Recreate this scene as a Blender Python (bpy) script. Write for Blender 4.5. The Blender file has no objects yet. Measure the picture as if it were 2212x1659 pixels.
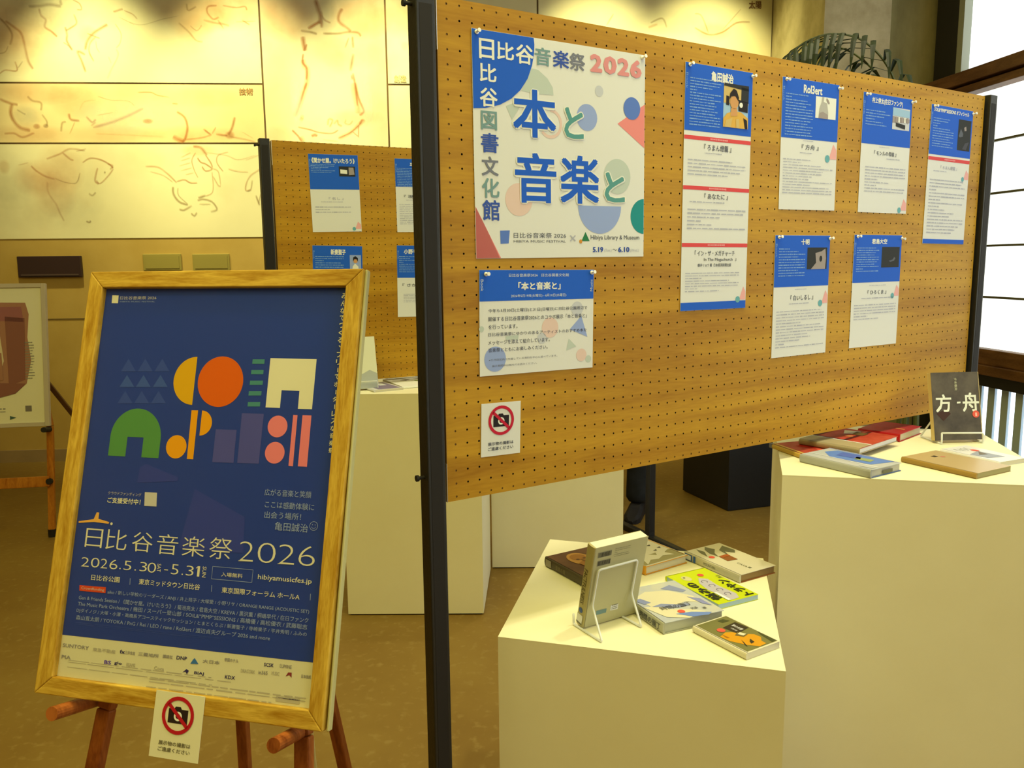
import bpy, math, random
import numpy as np
from mathutils import Vector, Matrix

# ------------------------------------------------------------------ camera
sc = bpy.context.scene
H = 1.4                                   # lens height above the floor
FPX = 1767.0                              # focal length for a 2212 px wide frame
PITCH = math.atan((829.5 - 568.0) / FPX)
ROLL = math.atan(-0.0108)
_f = np.array([0, math.cos(PITCH), -math.sin(PITCH)])
_r = np.array([1.0, 0, 0]); _u = np.cross(_r, _f)
R_ = math.cos(ROLL) * _r + math.sin(ROLL) * _u
U_ = -math.sin(ROLL) * _r + math.cos(ROLL) * _u
EYE = np.array([0, 0, H])
cam = bpy.data.cameras.new('camera')
cam.sensor_width = 36; cam.lens = FPX / 2212 * 36; cam.clip_start = .02
camo = bpy.data.objects.new('camera', cam); sc.collection.objects.link(camo)
m = Matrix.Identity(4)
for i in range(3):
    m[i][0] = R_[i]; m[i][1] = U_[i]; m[i][2] = -_f[i]; m[i][3] = EYE[i]
camo.matrix_world = m
sc.camera = camo

# ------------------------------------------------------------------ view, world, lamps
sc.view_settings.view_transform = 'Standard'
sc.view_settings.look = 'None'
sc.view_settings.gamma = 1
sc.view_settings.use_curve_mapping = False
sc.view_settings.exposure = 0.0
sc.cycles.transparent_max_bounces = 32
w = bpy.data.worlds.new('world'); sc.world = w; w.use_nodes = True
w.node_tree.nodes['Background'].inputs[0].default_value = (1, .88, .35, 1)
w.node_tree.nodes['Background'].inputs[1].default_value = .12

def lamp(kind, name, loc, target, energy, color, **kw):
    l = bpy.data.lights.new(name, kind); l.energy = energy; l.color = color
    for k, v in kw.items(): setattr(l, k, v)
    o = bpy.data.objects.new(name, l); sc.collection.objects.link(o)
    o.location = loc
    o.rotation_euler = (Vector(target) - Vector(loc)).to_track_quat('-Z', 'Y').to_euler()
    return o
WARM = (1, .90, .25)
# wall washers along the mural (give the scallops)
for x in (-2.84, -1.86, -.89, .64, 1.42):
    yw = 6.1 + .075 * x
    lamp('SPOT', 'wall_washer', (x, yw - 1.0, 4.0), (x + .02, yw - .02, 2.30), 345, (1, .92, .40),
         spot_size=math.radians(55), spot_blend=1.0, shadow_soft_size=.05)
# downlights over the plinths
for x, y, e in ((.30, 1.5, 78), (1.15, 1.85, 75), (-.4, 3.3, 50), (.3, 3.8, 45), (-1.3, .9, 26), (-2.6, 4.2, 12), (1.6, 3.9, 20)):
    lamp('SPOT', 'ceiling_downlight', (x, y, 3.5), (x, y + .02, 0), e * 1.1, (1, .91, .56),
         spot_size=math.radians(75), spot_blend=.8, shadow_soft_size=.07)
# added warm fill for the whole room, stands for no fixture
a = lamp('AREA', 'room_fill_light', (-.6, .6, 3.5), (-.6, .6, 0), 116, WARM, shape='RECTANGLE', size=4.5, size_y=3.5)

# ------------------------------------------------------------------ measuring helpers (rays from the lens to real surfaces)
def ray(px, py): return (px - 1106) * R_ - (py - 829.5) * U_ + FPX * _f
def on_z(px, py, z):
    r = ray(px, py); return Vector(EYE + r * ((z - H) / r[2]))
def on_plane(px, py, P0, N):
    r = ray(px, py); N = np.array(N); return Vector(EYE + r * (((np.array(P0) - EYE) @ N) / (r @ N)))

# ------------------------------------------------------------------ object helpers
COL = sc.collection
def lin(c):
    c = c / 255.0
    return c / 12.92 if c <= .04045 else ((c + .055) / 1.055) ** 2.4
def rgb(t): return tuple(lin(v) for v in t) + (1,)
def seen(t, white, top=(.80, .84, .93)):
    """albedo of something seen as t where white paper is seen as `white`"""
    return tuple(min(.93, lin(a) / lin(b) * k) for a, b, k in zip(t, white, top)) + (1,)
def mat(name, col, rough=.6, metal=0, spec=.4, emis=None, strength=0, bump=None, coat=0):
    mt = bpy.data.materials.new(name); mt.use_nodes = True
    nt = mt.node_tree; b = nt.nodes['Principled BSDF']
    b.inputs['Base Color'].default_value = col if len(col) == 4 else tuple(col) + (1,)
    b.inputs['Roughness'].default_value = rough; b.inputs['Metallic'].default_value = metal
    b.inputs['Specular IOR Level'].default_value = spec
    b.inputs['Coat Weight'].default_value = coat
    if emis:
        b.inputs['Emission Color'].default_value = emis; b.inputs['Emission Strength'].default_value = strength
    if bump:
        n = nt.nodes.new('ShaderNodeTexNoise'); n.inputs['Scale'].default_value = bump[0]; n.inputs['Detail'].default_value = 6
        tc = nt.nodes.new('ShaderNodeTexCoord'); nt.links.new(tc.outputs['Object'], n.inputs['Vector'])
        bp = nt.nodes.new('ShaderNodeBump'); bp.inputs['Strength'].default_value = bump[1]; bp.inputs['Distance'].default_value = .004
        nt.links.new(n.outputs['Fac'], bp.inputs['Height']); nt.links.new(bp.outputs['Normal'], b.inputs['Normal'])
    return mt
def mottled(name, c1, c2, scale=3, rough=.7, detail=6, bump=0, stretch=(1, 1, 1), lo=.35, hi=.65, c3=None, scale3=20):
    mt = mat(name, c1, rough); nt = mt.node_tree; b = nt.nodes['Principled BSDF']
    tc = nt.nodes.new('ShaderNodeTexCoord'); mp = nt.nodes.new('ShaderNodeMapping'); mp.inputs['Scale'].default_value = stretch
    nt.links.new(tc.outputs['Object'], mp.inputs['Vector'])
    n = nt.nodes.new('ShaderNodeTexNoise'); n.inputs['Scale'].default_value = scale; n.inputs['Detail'].default_value = detail
    n.inputs['Roughness'].default_value = .6
    nt.links.new(mp.outputs['Vector'], n.inputs['Vector'])
    cr = nt.nodes.new('ShaderNodeValToRGB'); cr.color_ramp.elements[0].position = lo; cr.color_ramp.elements[1].position = hi
    cr.color_ramp.elements[0].color = c1; cr.color_ramp.elements[1].color = c2
    nt.links.new(n.outputs['Fac'], cr.inputs['Fac'])
    out = cr.outputs['Color']
    if c3:
        n3 = nt.nodes.new('ShaderNodeTexNoise'); n3.inputs['Scale'].default_value = scale3; n3.inputs['Detail'].default_value = 8
        nt.links.new(mp.outputs['Vector'], n3.inputs['Vector'])
        r3 = nt.nodes.new('ShaderNodeValToRGB'); r3.color_ramp.elements[0].position = .55; r3.color_ramp.elements[1].position = .72
        r3.color_ramp.elements[0].color = (0, 0, 0, 1); r3.color_ramp.elements[1].color = (1, 1, 1, 1)
        nt.links.new(n3.outputs['Fac'], r3.inputs['Fac'])
        mx = nt.nodes.new('ShaderNodeMixRGB'); mx.inputs['Color2'].default_value = c3
        nt.links.new(r3.outputs['Color'], mx.inputs['Fac']); nt.links.new(out, mx.inputs['Color1']); out = mx.outputs['Color']
    nt.links.new(out, b.inputs['Base Color'])
    if bump:
        bp = nt.nodes.new('ShaderNodeBump'); bp.inputs['Strength'].default_value = bump; bp.inputs['Distance'].default_value = .004
        nt.links.new(n.outputs['Fac'], bp.inputs['Height']); nt.links.new(bp.outputs['Normal'], b.inputs['Normal'])
    return mt
def wood(name, c1, c2, scale=6, stretch=(1, 1, 1), rough=.45, distort=6, fine=60):
    mt = mat(name, c1, rough, spec=.2); nt = mt.node_tree; b = nt.nodes['Principled BSDF']; L = nt.links.new
    tc = nt.nodes.new('ShaderNodeTexCoord'); mp = nt.nodes.new('ShaderNodeMapping'); mp.inputs['Scale'].default_value = stretch
    L(tc.outputs['Object'], mp.inputs['Vector'])
    n = nt.nodes.new('ShaderNodeTexNoise'); n.inputs['Scale'].default_value = scale; n.inputs['Detail'].default_value = 3
    n.inputs['Distortion'].default_value = distort * .1
    L(mp.outputs['Vector'], n.inputs['Vector'])
    n2 = nt.nodes.new('ShaderNodeTexNoise'); n2.inputs['Scale'].default_value = fine; n2.inputs['Detail'].default_value = 6
    L(mp.outputs['Vector'], n2.inputs['Vector'])
    ad = nt.nodes.new('ShaderNodeMath'); ad.operation = 'MULTIPLY_ADD'; ad.inputs[1].default_value = .30; 
    L(n2.outputs['Fac'], ad.inputs[0]); 
    ml = nt.nodes.new('ShaderNodeMath'); ml.operation = 'MULTIPLY'; ml.inputs[1].default_value = .74
    L(n.outputs['Fac'], ml.inputs[0]); L(ml.outputs[0], ad.inputs[2])
    cr = nt.nodes.new('ShaderNodeValToRGB'); cr.color_ramp.elements[0].position = .34; cr.color_ramp.elements[1].position = .66
    cr.color_ramp.elements[0].color = c1; cr.color_ramp.elements[1].color = c2
    L(ad.outputs[0], cr.inputs['Fac']); L(cr.outputs['Color'], b.inputs['Base Color'])
    return mt

def link(name, me, mats, parent=None, mw=None):
    for mt in (mats if isinstance(mats, (list, tuple)) else [mats]): me.materials.append(mt)
    o = bpy.data.objects.new(name, me); COL.objects.link(o)
    if mw is not None: o.matrix_basis = mw
    if parent is not None: o.parent = parent
    return o
def meshobj(name, V, F, mats, parent=None, mw=None, mi=None, smooth=False):
    me = bpy.data.meshes.new(name); me.from_pydata([tuple(v) for v in V], [], F)
    if mi: me.polygons.foreach_set('material_index', mi)
    if smooth: me.polygons.foreach_set('use_smooth', [True] * len(F))
    me.update()
    return link(name, me, mats, parent, mw)
class MB:
    """collects shapes for ONE mesh object"""
    def __init__(s): s.V = []; s.F = []; s.mi = []; s.cur = 0
    def add(s, V, F):
        o = len(s.V); s.V += [Vector(v) for v in V]; s.F += [tuple(i + o for i in f) for f in F]; s.mi += [s.cur] * len(F); return s
    def box(s, x0, x1, y0, y1, z0, z1, bev=0):
        if bev <= 0:
            return s.add([(x, y, z) for x in (x0, x1) for y in (y0, y1) for z in (z0, z1)],
                  [(0, 1, 3, 2), (4, 6, 7, 5), (0, 4, 5, 1), (2, 3, 7, 6), (0, 2, 6, 4), (1, 5, 7, 3)])
        b = bev
        pts = []
        for zz, ins in ((z0, b), (z0 + b, 0), (z1 - b, 0), (z1, b)):
            xa, xb, ya, yb = x0 + ins, x1 - ins, y0 + ins, y1 - ins
            pts += [(xa + b - ins * .5, ya, zz), (xb - b + ins * .5, ya, zz), (xb, ya + b - ins * .5, zz), (xb, yb - b + ins * .5, zz),
                    (xb - b + ins * .5, yb, zz), (xa + b - ins * .5, yb, zz), (xa, yb - b + ins * .5, zz), (xa, ya + b - ins * .5, zz)]
        F = [tuple(range(7, -1, -1)), tuple(range(24, 32))]
        for k in range(3):
            for i in range(8):
                j = (i + 1) % 8; F.append((k * 8 + i, k * 8 + j, k * 8 + 8 + j, k * 8 + 8 + i))
        return s.add(pts, F)
    def prism(s, poly, z0, z1):
        n = len(poly)
        V = [(x, y, z0) for x, y in poly] + [(x, y, z1) for x, y in poly]
        return s.add(V, [tuple(range(n - 1, -1, -1)), tuple(range(n, 2 * n))] + [(i, (i + 1) % n, n + (i + 1) % n, n + i) for i in range(n)])
    def tube(s, pts, r, n=8, caps=True):
        pts = [Vector(p) for p in pts]; rs = r if isinstance(r, (list, tuple)) else [r] * len(pts)
        V = []; F = []; prev = None
        for i, p in enumerate(pts):
            t = (pts[min(i + 1, len(pts) - 1)] - pts[max(i - 1, 0)]).normalized()
            if prev is None:
                a = t.orthogonal().normalized()
            else:
                a = (prev - t * prev.dot(t)).normalized()
            prev = a; b = t.cross(a)
            for k in range(n):
                th = 2 * math.pi * k / n; V.append(p + (a * math.cos(th) + b * math.sin(th)) * rs[i])
        for i in range(len(pts) - 1):
            for k in range(n):
                F.append((i * n + k, i * n + (k + 1) % n, (i + 1) * n + (k + 1) % n, (i + 1) * n + k))
        if caps: F += [tuple(range(n - 1, -1, -1)), tuple(range((len(pts) - 1) * n, len(pts) * n))]
        return s.add(V, F)
    def beam(s, a, b, w, h, side=(0, 0, 1)):
        a = Vector(a); b = Vector(b); t = (b - a).normalized(); sd = Vector(side); x = t.cross(sd).normalized(); y = x.cross(t).normalized()
        V = [q + x * (w / 2 * i) + y * (h / 2 * j) for q in (a, b) for i, j in ((-1, -1), (1, -1), (1, 1), (-1, 1))]
        return s.add(V, [(3, 2, 1, 0), (4, 5, 6, 7)] + [(i, (i + 1) % 4, 4 + (i + 1) % 4, 4 + i) for i in range(4)])
    def build(s, name, mats, parent=None, mw=None, smooth=False):
        return meshobj(name, s.V, s.F, mats, parent, mw, s.mi, smooth)
def empty(name, loc=(0, 0, 0), mw=None):
    o = bpy.data.objects.new(name, None); COL.objects.link(o); o.empty_display_size = .05
    if mw is not None: o.matrix_basis = mw
    else: o.location = loc
    return o
def tag(o, label=None, cat=None, group=None, kind=None):
    if label: o['label'] = label
    if cat: o['category'] = cat
    if group: o['group'] = group
    if kind: o['kind'] = kind
    return o
def frame(O, X, Y, Z):
    m = Matrix.Identity(4)
    for i in range(3): m[i][0] = X[i]; m[i][1] = Y[i]; m[i][2] = Z[i]; m[i][3] = O[i]
    return m
def bevel(o, wd=.002, seg=2):
    b = o.modifiers.new('bevel', 'BEVEL'); b.width = wd; b.segments = seg; b.limit_method = 'ANGLE'; return o

# ------------------------------------------------------------------ flat print on sheets, covers and walls
_gl = {}
def glyphs(s, bold=0.0, res=2):
    k = (s, bold, res)
    if k not in _gl:
        c = bpy.data.curves.new('lettering', 'FONT'); c.body = s; c.resolution_u = res; c.offset = bold
        o = bpy.data.objects.new('lettering', c)
        me = bpy.data.meshes.new_from_object(o)
        V = [(v.co.x, v.co.y) for v in me.vertices]; F = [tuple(p.vertices) for p in me.polygons]
        bpy.data.objects.remove(o); bpy.data.curves.remove(c); bpy.data.meshes.remove(me)
        _gl[k] = (V, F)
    return _gl[k]
class Print:
    """print layer of one sheet. Local axes of the sheet: x right, y up, z out; origin at the top-left corner.
    px=True takes positions measured in the photograph and unprojects them onto the sheet's own plane."""
    def __init__(s, M, lift=.0004):
        s.M = M; s.I = M.inverted(); s.P0 = M.translation; s.N = Vector((M[0][2], M[1][2], M[2][2]))
        s.V = []; s.F = []; s.mi = []; s.mats = []; s.lift = lift
    def L(s, p):
        q = s.I @ on_plane(p[0], p[1], s.P0, s.N); return (q.x, q.y)
    def _m(s, mt):
        if mt not in s.mats: s.mats.append(mt)
        return s.mats.index(mt)
    def poly(s, pts, mt, layer=1, px=False):
        if px: pts = [s.L(p) for p in pts]
        # orientation
        A = sum(pts[i][0] * pts[(i + 1) % len(pts)][1] - pts[(i + 1) % len(pts)][0] * pts[i][1] for i in range(len(pts)))
        if A < 0: pts = pts[::-1]
        o = len(s.V); s.V += [(x, y, s.lift * layer) for x, y in pts]; s.F.append(tuple(range(o, o + len(pts)))); s.mi.append(s._m(mt))
    def rect(s, x0, y0, x1, y1, mt, layer=1):
        s.poly([(x0, y0), (x1, y0), (x1, y1), (x0, y1)], mt, layer)
    def disc(s, cx, cy, r, mt, layer=1, ry=None, a0=0, a1=360, rot=0, n=28):
        ry = ry or r; cr, sr = math.cos(math.radians(rot)), math.sin(math.radians(rot))
        P = []
        for k in range(n + (0 if a1 - a0 >= 360 else 1)):
            t = math.radians(a0 + (a1 - a0) * k / n); x, y = r * math.cos(t), ry * math.sin(t)
            P.append((cx + x * cr - y * sr, cy + x * sr + y * cr))
        s.poly(P, mt, layer)
    def pdisc(s, c, rim, mt, layer=1, **k):
        a = s.L(c); b = s.L(rim); s.disc(a[0], a[1], math.hypot(a[0] - b[0], a[1] - b[1]), mt, layer, **k)
    def ring(s, cx, cy, r0, r1, mt, layer=1, ry=1.0, n=32, a0=0, a1=360):
        for k in range(n):
            t, u = math.radians(a0 + (a1 - a0) * k / n), math.radians(a0 + (a1 - a0) * (k + 1) / n)
            s.poly([(cx + r * math.cos(q), cy + ry * r * math.sin(q)) for r, q in ((r0, t), (r1, t), (r1, u), (r0, u))], mt, layer)
    def text(s, st, a, b, mt, bold=0.0, layer=2, px=True, res=2, keep=False, rot=0):
        """a = top-left, b = bottom-right of the inked box"""
        if px: a = s.L(a); b = s.L(b)
        V, F = glyphs(st, min(bold, 0), res)
        if not V: return
        if bold > 0:
            nb = 12 if bold > .03 else 4
            ks = [(math.cos(t) * bold, math.sin(t) * bold) for t in [math.radians(45 + 360 * k / nb) for k in range(nb)]]
            V0, F0 = V, F; V = []; F = []; zz = []
            for kk, (dx, dy) in enumerate(ks):
                o_ = len(V); V += [(x + dx, y + dy) for x, y in V0]; F += [tuple(i + o_ for i in f) for f in F0]; zz += [kk * .000014] * len(V0)
        else: zz = [0] * len(V)
        if rot: 
            c_, s_ = math.cos(math.radians(rot)), math.sin(math.radians(rot)); V = [(x * c_ - y * s_, x * s_ + y * c_) for x, y in V]
        xs = [v[0] for v in V]; ys = [v[1] for v in V]; X0, X1, Y0, Y1 = min(xs), max(xs), min(ys), max(ys)
        sx = (b[0] - a[0]) / max(1e-6, X1 - X0); sy = (a[1] - b[1]) / max(1e-6, Y1 - Y0)
        ox, oy = a[0], b[1]
        if keep:
            k = min(sx, sy); ox += (sx - k) * (X1 - X0) / 2; oy += (sy - k) * (Y1 - Y0) / 2; sx = sy = k
        o = len(s.V); s.V += [(ox + (x - X0) * sx, oy + (y - Y0) * sy, s.lift * layer + z_) for (x, y), z_ in zip(V, zz)]
        m = s._m(mt); s.F += [tuple(i + o for i in f) for f in F]; s.mi += [m] * len(F)
    def line(s, st, a, right, hpx, mt, bold=0, layer=2, sc_=1):
        """a line of lettering: measured top-left corner, a point on its right edge, cap height in photo pixels"""
        p = s.L(a); q = s.L((a[0], a[1] + hpx)); r = s.L(right); s.text(st, p, (r[0], p[1] - math.hypot(p[0] - q[0], p[1] - q[1])), mt, bold, layer, px=False)
    def dashes(s, x0, y0, x1, y1, n, mt, seed=1, fill=.9, h=.42, layer=2, ragged=.3):
        """rows of body copy too small to read in the photograph"""
        rd = random.Random(seed); p = (y0 - y1) / n
        for i in range(n):
            yy = y0 - p * (i + .5); x = x0; end = x0 + (x1 - x0) * (1 - (rd.random() * ragged if rd.random() < .5 else 0))
            if rd.random() < .12: end = x0 + (x1 - x0) * rd.uniform(.15, .5)
            while x < end:
                wd = (x1 - x0) * rd.uniform(.03, .14); e = min(end, x + wd)
                hh = p * h * rd.uniform(.55, 1)
                s.poly([(x, yy - hh / 2), (e, yy - hh / 2), (e, yy + hh / 2), (x, yy + hh / 2)], mt, layer)
                x = e + (x1 - x0) * rd.uniform(.006, .02) / fill
    def build(s, name, parent):
        if s.F: return meshobj(name, s.V, s.F, s.mats, parent, None, s.mi)

def prints(P, parent, name='print'):
    return P.build(name, parent)

# ------------------------------------------------------------------ materials
M = {}
WB = (214, 222, 182)       # white paper on the pegboard as the photograph shows it
WE = (226, 208, 130)       # white paper on the easel
WP = (255, 250, 188)       # white on the plinth tops
M['laminate'] = mottled('white_laminate', rgb((236, 232, 205)), rgb((240, 237, 212)), 3, .55)
M['laminate_edge'] = mat('plinth_edge', rgb((210, 205, 190)), .6)
M['black_steel'] = mat('black_steel', (.012, .012, .014), .45, 0, .5, bump=(120, .15))
M['black_plinth'] = mat('black_plinth', (.010, .010, .013), .5, bump=(60, .1))
M['pegwood'] = wood('pegboard_veneer', (.36, .17, .010, 1), (.58, .33, .024, 1), 1.5, (.8, 1, 8), .42, 12, 26)
M['batten'] = mat('batten_wood', (.30, .16, .035), .6)
M['hole_dark'] = mat('pegboard_back', (.02, .012, .006), .9)
M['alu'] = mat('aluminium', (.75, .74, .68), .3, .9)
M['oak'] = wood('oak_frame', (.38, .19, .012, 1), (.70, .47, .08, 1), 3, (3, 26, 3), .45, 8, 20)
M['oak_h'] = wood('oak_frame_rail', (.38, .19, .012, 1), (.70, .47, .08, 1), 3, (3, 26, 3), .45, 8, 20)
for k, st in (('oak', (26, 3, 8)), ('oak_h', (3, 26, 8))):
    for n in M[k].node_tree.nodes:
        if n.type == 'MAPPING': n.inputs['Scale'].default_value = st
M['frame_side'] = mat('frame_plastic_edge', (.52, .50, .26), .4)
M['redwood'] = wood('easel_redwood', (.16, .035, .008, 1), (.42, .13, .03, 1), 3, (12, 12, 2), .4, 8, 20)
M['rubber'] = mat('rubber', (.012, .01, .012), .7)
M['paper'] = mat('paper', (.80, .84, .93), .7, spec=.2)
M['paper_e'] = mat('poster_paper', (.78, .77, .62), .55)
def ink(name, t, white=WB, rough=.65):
    
    key = name
    if key not in M: M[key] = mat(name, seen(t, white, (.78, .77, .62)) if white is WE else seen(t, white), rough, spec=.25)
    return M[key]
B_blue = ink('print_blue', (26, 92, 172)); B_white = ink('print_white', (222, 230, 190)); B_green = ink('print_sage', (112, 150, 128))
B_teal = ink('print_teal', (28, 140, 118)); B_gray = ink('print_gray', (112, 120, 112)); B_navy = ink('print_navy', (52, 84, 142))
B_pink = ink('print_pink', (210, 142, 120)); B_salmon = ink('print_salmon', (222, 138, 112)); B_red = ink('print_red', (208, 72, 62))
B_lsage = ink('print_pale_sage', (182, 200, 160)); B_lblue = ink('print_pale_blue', (142, 166, 188)); B_ltan = ink('print_pale_tan', (215, 196, 156))
B_text = ink('print_text', (78, 86, 84)); B_ltext = ink('print_faint_text', (168, 176, 158)); B_lblu2 = ink('print_light_blue_text', (118, 162, 205))
B_dsal = ink('print_pale_salmon', (222, 170, 140)); B_dteal = ink('print_soft_teal', (100, 168, 148)); B_to = ink('print_kana_green', (84, 150, 124))
B_sred = ink('print_sign_red', (186, 26, 46)); B_blk = ink('print_black', (34, 30, 28)); B_mblue = ink('print_mid_blue', (86, 122, 168))
B_paleg = ink('print_pale_gray', (188, 198, 172)); B_lbt = ink('print_white_on_blue', (196, 214, 214)); B_ltred = ink('print_light_on_red', (224, 150, 128))  # includes the pale grey ink of the printed discs

# ------------------------------------------------------------------ room
TANW = .075
YAW = math.atan(TANW)
WX = Vector((math.cos(YAW), math.sin(YAW), 0)); WN = Vector((math.sin(YAW), -math.cos(YAW), 0))   # mural wall: along, towards the room
W0 = Vector((0, 6.1, 0))
def wallpt(x, z, off=0): return Vector((x, 6.1 + TANW * x, z)) + WN * off
M['floor'] = mottled('worn_brown_floor', (.20, .115, .018, 1), (.235, .145, .026, 1), 2.5, .55, 10, .05, c3=(.27, .18, .045, 1), scale3=30)
M['wall_low'] = mottled('tan_stone_wall', (.46, .31, .075, 1), (.52, .36, .10, 1), 2.5, .8, 8, .1)
M['wall_brown'] = mottled('brown_wall', (.26, .18, .09, 1), (.34, .24, .12, 1), 2.5, .8, 8, .2)
M['ceiling'] = mat('ceiling_paint', (.50, .46, .36), .9)
M['concrete'] = mottled('olive_concrete', (.36, .30, .16, 1), (.52, .45, .27, 1), 5, .9, 10, .8)
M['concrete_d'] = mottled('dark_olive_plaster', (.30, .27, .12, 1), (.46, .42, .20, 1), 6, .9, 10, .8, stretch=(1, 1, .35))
M['brownwood'] = wood('brown_window_wood', (.10, .040, .012, 1), (.22, .10, .035, 1), 2, (2, 2, 12), .45, 8, 30)
M['slat'] = mat('grey_slat', (.50, .62, .72), .5)
M['glow'] = mat('backlit_shoji', (.8, .85, .8), .8, emis=(.93, 1, .96, 1), strength=1.35)
M['glow2'] = mat('bright_daylight_glass', (.8, .85, .9), .8, emis=(.90, .97, 1, 1), strength=1.5)
floor = MB().box(-5.2, 4.2, -3.2, 7.4, -.1, 0).build('floor', M['floor']); tag(floor, kind='structure')
ceil = MB().box(-5.2, 4.2, -3.2, 7.4, 4.1, 4.2).build('ceiling', M['ceiling']); tag(ceil, kind='structure')
wl = MB().box(-5.3, -5.0, -3.2, 7.4, 0, 4.1).build('wall_left', M['wall_low']); tag(wl, kind='structure')
wf = MB().box(-5.0, 4.2, -3.3, -3.1, 0, 4.1).build('wall_front', M['wall_low']); tag(wf, kind='structure')

# back wall: stone below, mural panels above
xr = 1.915                                                # right end of the mural wall
b = MB(); a0, a1 = wallpt(-5.05, 0), wallpt(xr, 0)
def wbox(mb, x0, x1, z0, z1, o0, o1):
    P = [wallpt(x, z, o) for x in (x0, x1) for o in (o0, o1) for z in (z0, z1)]
    mb.add(P, [(0, 1, 3, 2), (4, 6, 7, 5), (0, 4, 5, 1), (2, 3, 7, 6), (0, 2, 6, 4), (1, 5, 7, 3)]); return mb
wbox(b, -5.05, xr, 0, 4.1, -.25, 0)
wallb = b.build('wall_back', M['wall_low']); tag(wallb, kind='structure')
def W(px, py): return on_plane(px, py, W0, WN)            # pixel -> point on the mural wall
zlow = W(300, 514).z
M['joint'] = mat('mural_joint', (.10, .06, .02), .8)
back = wbox(MB(), -5.0, xr, zlow, 4.1, 0, .001).build('joint_backing', M['joint'], wallb)
def mural(c1, c2, c3, n): return mottled(n, c1, c2, .9, .75, 5, .05, lo=.3, hi=.7, c3=c3, scale3=1.7)
cream = mural((.76, .71, .44, 1), (.84, .80, .54, 1), (.76, .66, .40, 1), 'mural_plaster')
ochre = mural((.76, .60, .30, 1), (.84, .73, .42, 1), (.74, .48, .20, 1), 'mural_ochre_wash')
blush = mural((.78, .66, .40, 1), (.84, .76, .52, 1), (.76, .56, .34, 1), 'mural_blush_wash')
x1 = W(572, 250).x; x2 = W(839, 250).x; x3 = W(1161, 20).x
za = W(300, 180.5).z; zb = W(300, 310).z; zc = W(860, 183).z
g = .006
panels = {}
for key, xa, xb, z0, z1, mt in (('A', -5.0, x1, za, 4.1, cream), ('B', -5.0, x1, zb, za, ochre), ('C', -5.0, x1, zlow, zb, cream),
        ('D', x1, x2, zlow, 4.1, blush), ('E', x2, x3, zc, 4.1, cream), ('F', x2, x3, zlow, zc, cream), ('G', x3, xr, zlow, 4.1, cream)):
    panels[key] = wbox(MB(), xa + (g if xa > -5 else 0), xb - g, z0 + (g if z0 > zlow else 0), z1 - g, .001, .005).build('mural_panel', mt, wallb)

def alpha_mat(name, col):
    mt = bpy.data.materials.new(name); mt.use_nodes = True; nt = mt.node_tree; b = nt.nodes['Principled BSDF']
    b.inputs['Base Color'].default_value = col; b.inputs['Roughness'].default_value = .8
    at = nt.nodes.new('ShaderNodeAttribute'); at.attribute_name = 'cover'
    nz = nt.nodes.new('ShaderNodeTexNoise'); nz.inputs['Scale'].default_value = 9; nz.inputs['Detail'].default_value = 6
    tc = nt.nodes.new('ShaderNodeTexCoord'); nt.links.new(tc.outputs['Object'], nz.inputs['Vector'])
    mr = nt.nodes.new('ShaderNodeMapRange'); mr.inputs[1].default_value = .2; mr.inputs[2].default_value = .8; mr.inputs[3].default_value = .35; mr.inputs[4].default_value = .85
    nt.links.new(nz.outputs['Fac'], mr.inputs[0])
    mu = nt.nodes.new('ShaderNodeMath'); mu.operation = 'MULTIPLY'
    nt.links.new(at.outputs['Fac'], mu.inputs[0]); nt.links.new(mr.outputs[0], mu.inputs[1])
    nt.links.new(mu.outputs[0], b.inputs['Alpha'])
    return mt
SANG = alpha_mat('sanguine_chalk', (.46, .17, .04, 1)); UMB = alpha_mat('umber_chalk', (.34, .22, .09, 1)); WASH = alpha_mat('ochre_wash', (.70, .40, .18, 1))
PALE = alpha_mat('pale_wash', (.88, .86, .74, 1)); GREYW = alpha_mat('grey_green_wash', (.58, .56, .42, 1))
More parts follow.
